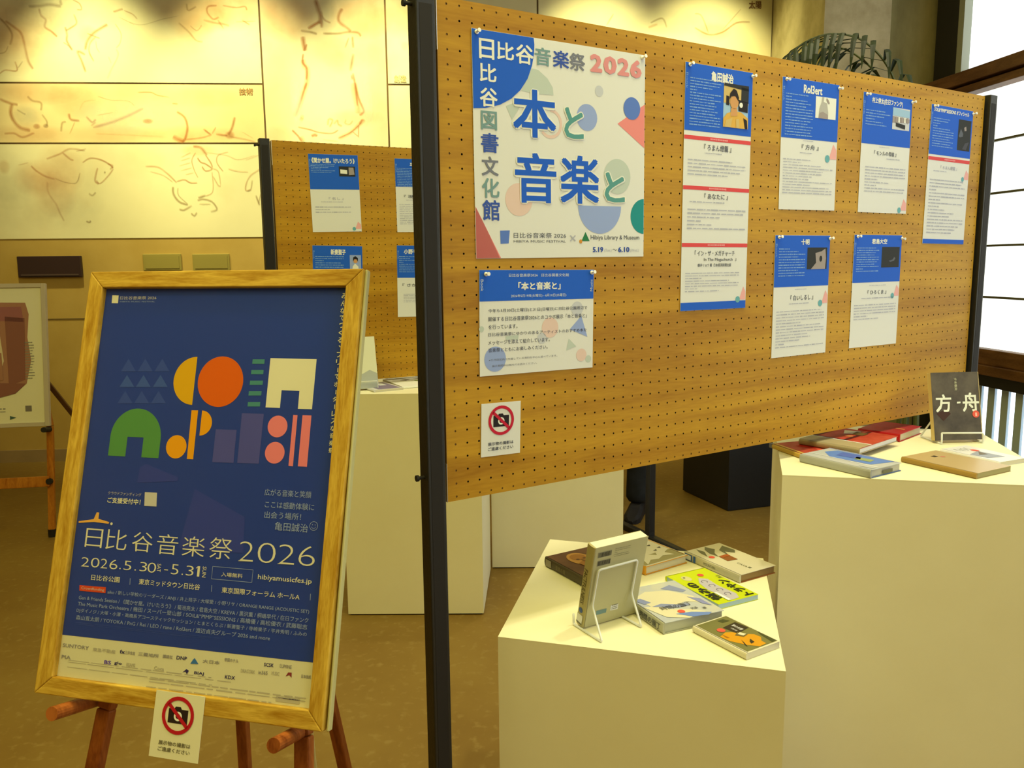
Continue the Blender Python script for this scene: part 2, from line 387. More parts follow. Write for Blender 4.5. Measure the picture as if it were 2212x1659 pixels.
class Chalk:
    def __init__(s): s.V = []; s.F = []; s.A = []; s.mi = []; s.n = 0
    def stroke(s, pts, wd=4, a=.9, mt=0, off=.0062):
        # smooth the measured points with Catmull-Rom
        P = [W(*p) for p in pts]; Q = []; s.n += 1; off += s.n * .00003
        n = len(P)
        for i in range(n - 1):
            p0, p1, p2, p3 = P[max(i - 1, 0)], P[i], P[i + 1], P[min(i + 2, n - 1)]
            for k in range(5):
                t = k / 5
                Q.append(.5 * ((2 * p1) + (p2 - p0) * t + (2 * p0 - 5 * p1 + 4 * p2 - p3) * t * t + (3 * p1 - p0 - 3 * p2 + p3) * t ** 3))
        Q.append(P[-1]); o = len(s.V); hw = wd / 2 / 320.0; a = min(1, a * 1.05)
        for i, q in enumerate(Q):
            t = (Q[min(i + 1, len(Q) - 1)] - Q[max(i - 1, 0)]).normalized(); nn = t.cross(WN)
            e = min(1, min(i, len(Q) - 1 - i) / 2.5 + .5)
            for k, al in ((-1, 0), (0, a * e), (1, 0)): s.V.append(q + nn * (hw * k * (.6 + .4 * e)) + WN * off); s.A.append(al)
        for i in range(len(Q) - 1):
            for k in (0, 1): s.F.append((o + i * 3 + k, o + i * 3 + k + 1, o + i * 3 + k + 4, o + i * 3 + k + 3)); s.mi.append(mt)
    def wash(s, c, rx, ry, a=.4, mt=2, off=.0056, rot=0):
        a *= .85; s.n += 1; off += s.n * .00003; P = W(*c); o = len(s.V); s.V.append(P + WN * off); s.A.append(a); n = 20
        cr, sr = math.cos(rot), math.sin(rot)
        for ring, al in ((.55, a * .75), (1, 0)):
            for k in range(n):
                t = 2 * math.pi * k / n; x, y = rx / 290 * ring * math.cos(t), ry / 290 * ring * math.sin(t)
                s.V.append(P + WX * (x * cr - y * sr) + Vector((0, 0, x * sr + y * cr)) + WN * off); s.A.append(al)
        for k in range(n):
            j = (k + 1) % n; s.F.append((o, o + 1 + k, o + 1 + j)); s.mi.append(mt)
            s.F.append((o + 1 + k, o + 1 + n + k, o + 1 + n + j, o + 1 + j)); s.mi.append(mt)
    def build(s, name, parent):
        me = bpy.data.meshes.new(name); me.from_pydata([tuple(v) for v in s.V], [], s.F)
        me.polygons.foreach_set('material_index', s.mi)
        at = me.attributes.new('cover', 'FLOAT', 'POINT'); at.data.foreach_set('value', s.A); me.update()
        return link(name, me, [SANG, UMB, WASH, PALE, GREYW], parent)
def q4(lst): return [(x / 4.809, y / 4.809) for x, y in lst]                 # read off an enlargement of the upper left
def q5(lst): return [(440 + x / 4.809, y / 4.809) for x, y in lst]
def q8(lst): return [(x / 3.687, 300 + y / 3.687) for x, y in lst]
c = Chalk()   # upper left: horses galloping
for p, wd, a, mt in (([(300, 70), (420, 65), (520, 50), (640, 70)], 10, .7, 1), ([(410, 90), (430, 160), (480, 210), (470, 280), (540, 330), (600, 385)], 7, .8, 0),
        ([(770, 150), (800, 240), (740, 290), (690, 320)], 6, .7, 0), ([(680, 280), (700, 360), (700, 430), (760, 525)], 7, .8, 1), ([(630, 0), (640, 60)], 9, .6, 1),
        ([(760, 0), (830, 40), (850, 100), (800, 100)], 5, .6, 0), ([(660, 440), (720, 480), (750, 525)], 4, .6, 1),
        ([(0, 190), (70, 260), (130, 360), (110, 470)], 7, .7, 1), ([(60, 220), (160, 290), (230, 360), (270, 520), (300, 640), (350, 720)], 8, .7, 0),
        ([(0, 770), (60, 730), (180, 735), (160, 640)], 5, .7, 0), ([(240, 640), (190, 710)], 4, .6, 1), ([(0, 560), (60, 540), (90, 480)], 4, .5, 1),
        ([(1120, 255), (1060, 290), (970, 350), (910, 430), (890, 520)], 9, .8, 0), ([(1000, 380), (940, 450), (930, 540), (980, 640)], 5, .6, 0),
        ([(890, 570), (810, 535), (850, 630), (895, 750)], 8, .7, 0), ([(910, 350), (1000, 385), (1040, 400)], 4, .7, 0), ([(1200, 250), (1260, 350), (1250, 450), (1210, 500)], 4, .5, 0),
        ([(1000, 430), (1010, 500), (1040, 550)], 3, .4, 0), ([(1210, 510), (1230, 580), (1150, 740), (1120, 820)], 5, .4, 2), ([(1130, 590), (1160, 660)], 4, .4, 2),
        ([(1180, 125), (1230, 110), (1280, 95)], 7, .6, 0), ([(1290, 110), (1380, 150), (1430, 200)], 4, .5, 0), ([(1240, 180), (1400, 260)], 3, .4, 1),
        ([(1940, 40), (1960, 110), (2040, 70)], 6, .5, 1), ([(1860, 240), (1960, 330), (2040, 420), (2110, 435)], 6, .5, 1), ([(1980, 270), (2050, 320), (2100, 260)], 4, .5, 1),
        ([(1340, 230), (1480, 260), (1700, 200), (1850, 170)], 3, .3, 1)):
    c.stroke(q4(p), wd, a, mt)
for p, wd, a in (([(140, 60), (50, 70), (40, 130), (100, 200), (160, 180)], 6, .7), ([(200, 60), (340, 80), (430, 70), (450, 110)], 5, .6), ([(0, 210), (120, 240), (200, 250), (270, 270)], 7, .5),
        ([(400, 210), (480, 260)], 5, .6), ([(150, 210), (210, 300)], 5, .5), ([(340, 230), (540, 220)], 4, .4)):
    c.stroke(q5(p), wd, a, 0)
for ctr, rx, ry, a, mt in (((40, 60), 90, 60, .55, 2), ((80, 30), 60, 40, .5, 4), ((30, 110), 60, 50, .45, 2), ((125, 30), 60, 40, .35, 4), ((275, 30), 90, 36, .35, 4), ((430, 30), 80, 40, .55, 2), ((500, 25), 60, 40, .5, 2), ((415, 60), 50, 28, .4, 2), ((190, 75), 22, 20, .35, 2)):
    c.wash(ctr, rx, ry, a, mt)
c.build('drawing', panels['A'])
c = Chalk()   # reclining figures
for p, wd, a, mt in (([(0, 1030), (100, 1070), (190, 1090)], 9, .8, 0), ([(130, 1080), (115, 1170), (150, 1260), (220, 1330), (320, 1355)], 11, .9, 0), ([(290, 1000), (340, 1045), (430, 1070), (430, 1150)], 7, .7, 1),
        ([(440, 1190), (490, 1260), (490, 1310)], 6, .7, 1), ([(360, 1380), (240, 1425), (150, 1385), (50, 1390)], 7, .7, 0), ([(180, 1140), (250, 1180), (270, 1190)], 5, .6, 1),
        ([(640, 1370), (650, 1280), (690, 1265)], 7, .7, 1), ([(720, 1180), (740, 1240), (830, 1255)], 8, .8, 0), ([(780, 1270), (730, 1390)], 4, .5, 0),
        ([(900, 1210), (960, 1270), (1000, 1240)], 7, .8, 0), ([(950, 1310), (1000, 1270)], 6, .6, 0), ([(970, 1325), (1150, 1275), (1330, 1205), (1490, 1125)], 9, .8, 0),
        ([(1020, 1000), (1150, 1040), (1330, 1050), (1400, 1100)], 3, .5, 0), ([(830, 1150), (880, 1060), (1000, 1040)], 4, .3, 2), ([(1010, 1200), (1180, 1170)], 3, .4, 0),
        ([(1430, 960), (1570, 960), (1640, 990), (1760, 1010)], 4, .6, 0), ([(1790, 1075), (1850, 1080)], 5, .6, 0), ([(1840, 1160), (1920, 1220), (1950, 1320), (1930, 1430), (1900, 1475)], 8, .9, 0),
        ([(1800, 1420), (1860, 1450), (1910, 1475)], 14, .9, 0), ([(1930, 1450), (2100, 1430), (2200, 1400)], 5, .6, 0), ([(2130, 1350), (2200, 1400)], 5, .6, 0), ([(1000, 1390), (1300, 1400), (1700, 1420)], 4, .3, 2)):
    c.stroke(q4(p), wd, a, mt)
for p, wd, a in (([(0, 1340), (70, 1400)], 6, .6), ([(90, 1390), (130, 1320)], 5, .6), ([(130, 1395), (250, 1410)], 7, .8), ([(325, 1215), (300, 1320), (260, 1400)], 8, .8), ([(400, 1370), (520, 1440)], 3, .4), ([(270, 1420), (420, 1445), (540, 1475)], 6, .5)):
    c.stroke(q5(p), wd, a, 0)
for ctr, rx, ry, a, mt in (((80, 200), 90, 26, .6, 2), ((165, 215), 60, 40, .55, 2), ((60, 290), 90, 22, .5, 2), ((250, 290), 110, 20, .35, 2), ((420, 292), 110, 20, .45, 2), ((270, 250), 110, 40, .7, 3), ((60, 250), 34, 24, .6, 4), ((320, 262), 12, 6, .8, 0), ((497, 292), 11, 9, .8, 0), ((80, 273), 8, 6, .9, 0), ((100, 272), 6, 5, .9, 1), ((440, 210), 110, 22, .3, 2)):
    c.wash(ctr, rx, ry, a, mt)
c.build('drawing', panels['B'])
c = Chalk()   # lower left: rearing horses
for p, wd, a, mt in (([(250, 215), (300, 260), (370, 300), (440, 320)], 6, .8, 0), ([(440, 315), (520, 345), (610, 350), (640, 270)], 4, .7, 1), ([(660, 190), (720, 155), (800, 165), (870, 200), (905, 235)], 5, .8, 0),
        ([(905, 240), (860, 300), (800, 355), (770, 330)], 5, .7, 0), ([(780, 230), (760, 330), (790, 360)], 6, .7, 0), ([(710, 435), (740, 450), (765, 425)], 6, .7, 1), ([(375, 160), (400, 150), (480, 120), (560, 80), (680, 95)], 6, .6, 0),
        ([(500, 110), (560, 160), (590, 170)], 6, .7, 0), ([(380, 340), (390, 430), (450, 520), (480, 590), (515, 655)], 6, .45, 0), ([(690, 655), (715, 665), (725, 650)], 6, .8, 1), ([(830, 265), (845, 270)], 7, .8, 1),
        ([(610, 100), (690, 80)], 4, .5, 0), ([(860, 200), (900, 215), (880, 245)], 6, .6, 0), ([(150, 210), (230, 190)], 4, .4, 0),
        ([(1540, 60), (1600, 70), (1650, 130)], 9, .8, 0), ([(1575, 150), (1600, 185), (1640, 200), (1690, 240), (1640, 255), (1610, 220)], 5, .9, 0), ([(1640, 130), (1680, 190), (1695, 230)], 5, .8, 0),
        ([(1560, 110), (1530, 170), (1550, 250), (1580, 310)], 4, .6, 0), ([(1520, 110), (1440, 150)], 4, .5, 0), ([(1520, 150), (1440, 175)], 4, .5, 0), ([(1520, 190), (1430, 215)], 4, .5, 0), ([(1530, 230), (1440, 255)], 4, .5, 0), ([(1545, 270), (1480, 285)], 4, .5, 0),
        ([(1160, 220), (1260, 225), (1340, 280), (1410, 350)], 6, .6, 0), ([(1200, 260), (1300, 290), (1380, 345)], 4, .5, 0), ([(1410, 340), (1470, 325), (1520, 350), (1575, 350)], 5, .8, 0),
        ([(1380, 380), (1385, 440), (1430, 500), (1500, 525)], 7, .9, 1), ([(1420, 390), (1425, 450), (1500, 520)], 4, .6, 1), ([(1430, 560), (1470, 565), (1530, 530)], 6, .8, 1), ([(1525, 590), (1550, 612), (1570, 585)], 6, .8, 1),
        ([(1690, 260), (1700, 370), (1690, 430), (1640, 455)], 4, .7, 0), ([(1580, 470), (1640, 450)], 7, .9, 1), ([(1575, 490), (1620, 480), (1690, 500), (1730, 560), (1680, 580)], 6, .8, 1), ([(1590, 520), (1680, 520)], 5, .6, 1), ([(1690, 235), (1740, 260), (1760, 370)], 4, .6, 0), ([(1700, 300), (1740, 370), (1760, 375)], 5, .7, 0),
        ([(1820, 105), (1740, 130), (1730, 190), (1780, 260)], 4, .7, 0), ([(1650, 110), (1800, 130), (1900, 165), (2040, 130)], 3, .5, 0), ([(1820, 240), (1900, 260), (1980, 265)], 4, .6, 0), ([(2090, 150), (2080, 230), (2000, 290), (1965, 350), (1960, 410), (2000, 405)], 5, .6, 0),
        ([(2010, 330), (2000, 400), (1970, 415)], 5, .6, 1), ([(2040, 450), (2070, 530)], 6, .8, 1), ([(2080, 430), (2060, 520)], 4, .6, 1), ([(1960, 170), (2090, 120)], 3, .5, 0)):
    c.stroke(q8(p), wd, a, mt)
for ctr, rx, ry, a, mt in (((80, 385), 50, 40, .6, 2), ((130, 365), 50, 60, .4, 2), ((120, 420), 45, 50, .4, 2), ((20, 390), 60, 60, .35, 4), ((60, 440), 120, 60, .3, 4), ((160, 400), 70, 90, .25, 4), ((430, 325), 40, 14, .45, 2), ((150, 460), 90, 50, .2, 4), ((10, 360), 12, 16, .5, 2)):
    c.wash(ctr, rx, ry, a, mt)
c.build('drawing', panels['C'])
c = Chalk()   # standing figure carrying a basket
for p, wd, a, mt in (([(1160, 0), (1190, 90), (1215, 170), (1210, 250)], 14, 1, 0), ([(1210, 225), (1150, 260), (1085, 300)], 10, .9, 0), ([(1225, 160), (1260, 210), (1320, 240)], 6, .7, 0), ([(1215, 120), (1230, 290)], 10, .8, 0),
        ([(1440, 90), (1405, 160), (1410, 230), (1490, 290), (1530, 330)], 10, .9, 0), ([(1010, 320), (1110, 335), (1180, 355)], 8, .8, 1), ([(1240, 350), (1400, 350), (1490, 335), (1600, 340), (1635, 380)], 8, .8, 1),
        ([(1030, 380), (1045, 480), (1060, 530)], 14, 1, 0), ([(1040, 530), (1075, 460)], 7, .8, 0), ([(1030, 620), (1050, 690), (1080, 720), (1075, 850), (1040, 960), (1000, 1080), (950, 1210)], 15, .8, 2), ([(1035, 560), (1030, 650), (1070, 710), (1070, 830)], 7, .9, 0),
        ([(1070, 860), (1030, 980), (960, 1200)], 7, .9, 0), ([(1000, 1220), (1040, 1235)], 18, .7, 2), ([(1545, 380), (1555, 500)], 8, .8, 1), ([(1510, 390), (1470, 500)], 6, .6, 1), ([(1555, 560), (1525, 740)], 10, .8, 1), ([(1535, 780), (1545, 830)], 6, .8, 1),
        ([(1550, 760), (1580, 900), (1610, 1020), (1650, 1110), (1665, 1160), (1620, 1200)], 8, .9, 0), ([(1560, 860), (1580, 1000), (1610, 1120), (1610, 1180)], 20, .7, 2), ([(1575, 860), (1600, 1100)], 6, .8, 0),
        ([(980, 1320), (1100, 1345), (1200, 1375), (1330, 1385), (1400, 1350)], 5, .8, 0), ([(1400, 1440), (1520, 1380), (1620, 1290), (1670, 1240)], 12, .8, 2), ([(1400, 1435), (1530, 1375), (1640, 1275)], 4, .7, 0), ([(1120, 1415), (1160, 1400), (1180, 1415)], 10, .8, 0),
        ([(920, 1350), (980, 1410), (1020, 1470)], 7, .9, 0), ([(1010, 1420), (1040, 1475)], 14, .7, 2), ([(1290, 1300), (1300, 1240), (1340, 1250), (1310, 1320)], 7, .8, 2), ([(1350, 1290), (1390, 1250), (1400, 1290), (1440, 1310)], 7, .7, 2),
        ([(1480, 1240), (1470, 1280), (1520, 1290), (1550, 1250)], 5, .6, 2), ([(1610, 1300), (1610, 1430)], 5, .6, 0), ([(1550, 1370), (1610, 1420)], 4, .6, 0), ([(1650, 1240), (1620, 1290)], 7, .8, 0), ([(1240, 1450), (1400, 1470)], 4, .5, 0)):
    c.stroke(q5(p), wd, a, mt)
for ctr, rx, ry, a, mt in (((620, 40), 60, 50, .6, 2), ((780, 35), 70, 50, .7, 2), ((600, 200), 40, 120, .2, 2), ((820, 200), 30, 130, .3, 2), ((725, 110), 50, 34, .5, 4), ((735, 135), 36, 26, .35, 4), ((640, 215), 14, 60, .9, 3), ((795, 225), 14, 60, .9, 3), ((705, 30), 24, 40, .6, 4), ((600, 300), 40, 30, .3, 2), ((770, 255), 60, 20, .35, 2)):
    c.wash(ctr, rx, ry, a, mt)
c.build('drawing', panels['D'])
c = Chalk(); c.wash((860, 40), 60, 40, .4, 2); c.wash((875, 100), 10, 10, .3, 2); c.build('drawing', panels['E'])
c = Chalk()
for p, wd, a, mt in (([(1310, 55), (1325, 30)], 5, .5, 0), ([(1405, 50), (1430, 40), (1440, 60)], 6, .5, 1), ([(1500, 60), (1530, 75), (1560, 70), (1590, 50), (1620, 48)], 6, .7, 0), ([(1530, 72), (1515, 35), (1500, 30)], 5, .5, 0), ([(1560, 65), (1600, 20)], 4, .4, 0), ([(1400, 60), (1420, 52)], 8, .5, 2)):
    c.stroke(p, wd, a, mt)
c.wash((1450, 50), 90, 30, .35, 4); c.wash((1540, 70), 40, 22, .4, 2); c.build('drawing', panels['G'])
# painted characters on the mural
Mw = frame(wallpt(0, 0, .0082), WX, Vector((0, 0, 1)), WN)
ins = mat('mural_lettering', (.40, .24, .10), .8); ins2 = mat('mural_lettering_brown', (.20, .11, .05), .8); ins3 = mat('mural_lettering_pale', (.62, .52, .26), .8)
for key, st, a_, b_, mt in (('B', '技術', (516, 190), (547, 205), ins), ('E', '創造', (851, 162), (878, 178), ins3), ('G', '太陽', (1618, 2), (1645, 19), ins2)):
    P = Print(Mw); P.text(st, a_, b_, mt, .03); o = P.build('lettering', panels[key]); o.matrix_basis = Mw
# stone wall fittings
pl = MB(); p0, p1 = W(40, 554), W(181, 598)
wbox(pl, p0.x, p1.x, p1.z, p0.z, 0, .03)
o = bevel(pl.build('wall_plaque', mat('dark_brown_plaque', (.035, .018, .022), .4)), .004); tag(o, 'dark blank rectangular plaque on the stone wall left under the mural', 'plaque')
o2 = wbox(MB(), p0.x + .02, p1.x - .02, p1.z + .012, p1.z + .022, .03, .034).build('edge_strip', mat('plaque_strip', (.09, .06, .06), .4), o)
vm = mat('olive_panel', (.30, .25, .06), .6)
for k, (xa, xb) in enumerate(((309, 394), (416, 498))):
    p0, p1 = W(xa, 549), W(xb, 584)
    o = bevel(wbox(MB(), p0.x, p1.x, p1.z, p0.z, 0, .012).build('olive_wall_plate', vm), .003)
    wbox(MB(), p0.x + .015, p1.x - .015, p1.z + .015, p0.z - .015, .012, .015).build('inset_plate', vm, o)
    tag(o, ('flat olive plate on the wall, the one nearer the dark plaque', 'flat olive plate on the wall, the one nearer the rear pegboard')[k], 'wall plate', 'olive plates under the mural')
zt = W(140, 688).z
tr = wbox(MB(), -5.0, xr, zt - .006, zt, 0, .004).build('trim_1', mat('wall_joint', (.12, .08, .03), .8)); tag(tr, kind='structure')
tr = wbox(MB(), -5.0, xr, 0, .09, 0, .012).build('baseboard_back', M['wall_brown']); tag(tr, kind='structure')

# concrete pier, dark recess and corner to the right of the mural
pier = MB().prism([(xr, 5.22), (2.335, 5.255), (2.335, 6.9), (xr, 6.9)], 0, 4.1).build('wall_pier', M['concrete']); tag(pier, kind='structure')
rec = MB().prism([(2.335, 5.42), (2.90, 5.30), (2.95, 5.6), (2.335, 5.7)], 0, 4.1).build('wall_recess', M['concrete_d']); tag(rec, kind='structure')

# window wall on the right: plane x = 3.3 - .125 y
CW = 3.3; KW = .125
wd_ = Vector((-KW, 1, 0)).normalized(); wn = Vector((-1, -KW, 0)).normalized()      # along (away), into the room
def wp(y, z, off=0): return Vector((CW - KW * y, y, z)) + wn * off
def winbox(mb, y0, y1, z0, z1, o0, o1):
    P = [wp(y, z, o) for y in (y0, y1) for o in (o0, o1) for z in (z0, z1)]
    mb.add(P, [(0, 2, 3, 1), (4, 5, 7, 6), (0, 1, 5, 4), (2, 6, 7, 3), (0, 4, 6, 2), (1, 3, 7, 5)]); return mb
wr = winbox(MB(), -3.1, 6.0, 0, .18, -.2, 0); winbox(wr, -3.1, 6.0, 3.75, 4.1, -.2, 0); winbox(wr, 5.08, 5.30, .18, 3.75, -.2, 0)
wr = wr.build('wall_right', mat('black_jamb_wall', (.03, .028, .022), .6)); tag(wr, kind='structure')
# upper glazing, lintel beam, shoji screens, sill, lower grille
win = empty('window_1', (0, 0, 0)); tag(win, kind='structure')
winbox(MB(), -3.1, 5.08, 2.42, 3.75, -.06, -.04).build('upper_pane', M['glow2'], win)
jm = mat('pale_green_jamb', (.42, .45, .36), .5)
winbox(MB(), 5.03, 5.08, 2.42, 3.75, -.04, .01).build('upper_jamb', jm, win)
for y in (3.0, 1.2, -.6, -2.2): winbox(MB(), y, y + .06, 2.42, 3.75, -.04, .02).build('upper_mullion', M['brownwood'], win)
bevel(winbox(MB(), -3.1, 5.55, 2.39, 2.46, -.04, .09).build('lintel_beam', M['brownwood'], win), .004)
winbox(MB(), -3.1, 5.5, 2.375, 2.39, -.04, .03).build('lintel_groove', M['joint'], win)
bevel(winbox(MB(), -3.1, 5.5, 2.335, 2.378, -.04, .07).build('lintel_rail', M['brownwood'], win), .004)
ypost = [5.0, 4.045, 3.09, 2.13, 1.17, .21, -.75, -1.7, -2.65]
zs = [.888, 1.178, 1.468, 1.758, 2.048]
mu = mat('shoji_bar', (.12, .11, .06), .5)
for i in range(len(ypost) - 1):
    y1_, y0_ = ypost[i], ypost[i + 1]
    winbox(MB(), y0_, y1_, .885, 2.34, -.03, -.02).build('shoji_paper', M['glow'], win)
    bevel(winbox(MB(), y0_ - .035, y0_ + .035, .885, 2.34, -.02, .03).build('stile', M['brownwood'], win), .003)
    for z in zs[1:]: winbox(MB(), y0_ + .035, y1_ - .035, z - .006, z + .006, -.02, .0).build('muntin', mu, win)
bevel(winbox(MB(), -3.1, 5.2, .80, .888, -.04, .04).build('sill_rail', M['brownwood'], win), .004)
bevel(winbox(MB(), -3.1, 5.2, .745, .80, -.04, .07).build('sill_board', M['brownwood'], win), .004)
winbox(MB(), -3.1, 5.2, .675, .745, -.04, .03).build('sill_dark_rail', mat('dark_rail', (.012, .010, .010), .5), win)  # black beam below the sill board, dark in its own colour
winbox(MB(), -3.1, 5.08, .18, .68, -.12, -.11).build('lower_glass', M['glow2'], win)
y = -.9; k = 0
sl = winbox(MB(), 0, .055, .18, .675, -.05, -.035)
slm = None
while y < 5.05:
    if slm is None:
        so = sl.build('slat', M['slat'], win); slm = so.data
    else:
        so = bpy.data.objects.new('slat', slm); COL.objects.link(so); so.parent = win
    so.location = (-KW * y, y, 0)
    y += .108
# the short dark stile seen beside the plinth
winbox(MB(), 5.05, 5.12, .0, .7, -.03, .02).build('lower_stile', M['black_steel'], win)
o = bevel(winbox(MB(), -3.1, 5.5, 0, .18, 0, .05).build('baseboard_right', M['slat']), .004); tag(o, kind='structure')

# ------------------------------------------------------------------ display plinths
def plinth(name, poly, h, mt, label, cat='plinth', group=None):
    cx = sum(p[0] for p in poly) / 4; cy = sum(p[1] for p in poly) / 4
    r = empty(name, (cx, cy, 0)); tag(r, label, cat, group)
    q = [(x - cx, y - cy) for x, y in poly]
    b = MB().prism(q, .006, h - .003).build('carcass', mt, r); 
    t = MB().prism(q, h - .0028, h).build('top_panel', mt, r)
    k = MB().prism([(x * .97, y * .97) for x, y in q], 0, .006).build('toe_base', M['black_steel'], r)
    return r
GP = 'white display plinths'
plinth('display_plinth', [(-.034, 1.557), (.496, 1.404), (.630, 1.979), (.099, 2.140)], .655, M['laminate'], 'low white square plinth in front holding a book on a wire stand', group=GP)
plinth('display_plinth', [(.6335, 1.8705), (1.2295, 1.740), (1.358, 2.335), (.815, 2.508)], .90, M['laminate'], 'tall white plinth at the right edge under the end of the pegboard', group=GP)
plinth('display_plinth', [(-.67, 3.13), (-.124, 3.122), (-.1075, 3.61), (-.655, 3.62)], .904, M['laminate'], 'white plinth behind the easel with the open magazine on it', group=GP)
plinth('display_plinth', [(-.1, 3.625), (.503, 3.62), (.51, 4.05), (-.095, 4.06)], .90, M['laminate'], 'white plinth standing furthest back, behind the front pegboard', group=GP)
plinth('black_plinth', [(1.209, 4.457), (1.62, 4.59), (1.46, 5.03), (1.046, 4.89)], .74, M['black_plinth'], 'black box plinth on the floor behind the pegboard')

# ------------------------------------------------------------------ pegboards
def pegboard(O, d, z0, z1, width, label, post_knobs=True, du=.0257, u0=.0189, v0=.0082, seed=0):
    """O: ground point under the left edge of the board's face, d: unit direction of the face"""
    d = Vector((d[0], d[1], 0)).normalized(); n = Vector((d.y, -d.x, 0))       # towards viewer
    hgt = z1 - z0
    Mx = frame((O[0], O[1], 0), d, -n, (0, 0, 1))      # local x along, y away, z up
    r = empty('pegboard_stand', mw=Mx); tag(r, label, 'display board', 'pegboard display stands')
    # perforated panel: one quad ring per hole
    nx = int((width - u0) / du) + 1; nz = int((hgt - v0) / .0255) + 1
    V = []; F = []; mi = []; rad = .0021
    xs = [0] + [u0 + du * (i + .5) for i in range(nx - 1)] + [width]
    zsx = [z0] + [z0 + v0 + .0255 * (i + .5) for i in range(nz - 1)] + [z1]
    K = 8
    for i in range(nx):
        for j in range(nz):
            xa, xb, za_, zb_ = xs[i], xs[i + 1], zsx[j], zsx[j + 1]
            cx, cz = u0 + du * i, z0 + v0 + .0255 * j
            o = len(V)
            for k in range(K):
                t = 2 * math.pi * (k + .5) / K; V.append((cx + rad * math.cos(t), 0, cz + rad * math.sin(t)))
            for k in range(K):
                t = 2 * math.pi * (k + .5) / K; V.append((cx + rad * math.cos(t), .006, cz + rad * math.sin(t)))
            V += [(xa, 0, za_), (xb, 0, za_), (xb, 0, zb_), (xa, 0, zb_)]
            q = o + 2 * K
            # k = 0,1 -> right-up .. ; connect corners
            ring = [o + k for k in range(K)]
            # angles: 22.5 67.5 112.5 157.5 202.5 247.5 292.5 337.5
            F += [(q + 2, ring[1], ring[0]), (q + 2, ring[0], ring[7], q + 1), (q + 1, ring[7], ring[6]), (q + 1, ring[6], ring[5], q), (q, ring[5], ring[4]), (q, ring[4], ring[3], q + 3), (q + 3, ring[3], ring[2]), (q + 3, ring[2], ring[1], q + 2)]
            mi += [0] * 8
            for k in range(K):
                F.append((o + k, o + (k + 1) % K, o + K + (k + 1) % K, o + K + k)); mi.append(1)
    meshobj('perforated_panel', V, F, [M['pegwood'], M['hole_dark']], r, None, mi)
    MB().box(.0, width, .0062, .009, z0, z1).build('backing_sheet', M['hole_dark'], r)
    for nm, bx in (('top_batten', (0, width, .009, .03, z1 - .03, z1)), ('bottom_batten', (0, width, .009, .03, z0, z0 + .03)), ('side_batten', (0, .03, .009, .03, z0 + .03, z1 - .03)), ('side_batten', (width - .03, width, .009, .03, z0 + .03, z1 - .03))):
        MB().box(*bx).build(nm, M['batten'], r)
    # plugs that blind the outermost holes where the battens sit
    b = MB()
    for i in range(nx):
        for j in range(nz):
            if i in (0, nx - 1) or j in (0, nz - 1) or i == 17 or i == 52 or i == 35:
                cx, cz = u0 + du * i, z0 + v0 + .0255 * j
                if cx < width - .004 and cz < z1 - .004:
                    b.add([(cx - .0022, .0014, cz - .0022), (cx + .0022, .0014, cz - .0022), (cx + .0022, .0014, cz + .0022), (cx - .0022, .0014, cz + .0022)], [(0, 1, 2, 3)])
    tag(b.build('batten_behind_holes', M['batten'], r), kind='stuff')
    # face edges
    e = MB().box(-.0008, 0, 0, .03, z0, z1); e.build('edge_band', M['batten'], r)
    MB().box(-.0016, -.0008, -.001, .006, z1 - .09, z1).build('edge_clip', M['alu'], r)
    MB().box(-.0016, -.0008, -.001, .006, z0, z0 + .075).build('edge_clip', M['alu'], r)
    for sx in (-1, 1):
        xc = -.028 if sx < 0 else width + .028
        p = bevel(MB().box(xc - .0185, xc + .0185, -.012, .022, .03, z1 + .004).build('post', M['black_steel'], r), .002)
        MB().box(xc - .0120, xc + .0120, -.0125, -.0121, .05, z1 - .02).build('post_groove', M['rubber'], p)
        MB().box(min(0, xc) if sx < 0 else width, 0 if sx < 0 else xc, .012, .02, z0 + .12, z0 + .16).build('bracket', M['black_steel'], r)
        bevel(MB().box(xc - .02, xc + .02, -.28, .28, 0, .032).build('foot_bar', M['black_steel'], r), .006)
        for zk in (z0 + .055, z1 - .02):
            xo = xc + sx * .0185
            k = MB().tube([(xo, .004, zk), (xo + sx * .012, .004, zk)], .0035, 10)
            k.tube([(xo + sx * .012, .004, zk), (xo + sx * .017, .004, zk)], .006, 12)
            k.build('clamp_knob', M['rubber'], r)
    return r, Mx
FD = (.84462, .53536)
FO = (-.1243, 1.5078)
FZ0, FZ1 = .9506, 1.8622
board, BM = pegboard(FO, FD, FZ0, FZ1, 1.777, 'front brown pegboard on black posts with the large white poster pinned to it')
RO = on_plane(593, 430, (0, 3.2 / .885, 0), (-.465, .885, 0))
board2, BM2 = pegboard((RO.x, RO.y), (.885, .465), .935, 1.8622, 1.755, 'rear brown pegboard on black posts standing behind the oak framed easel', du=.0257)

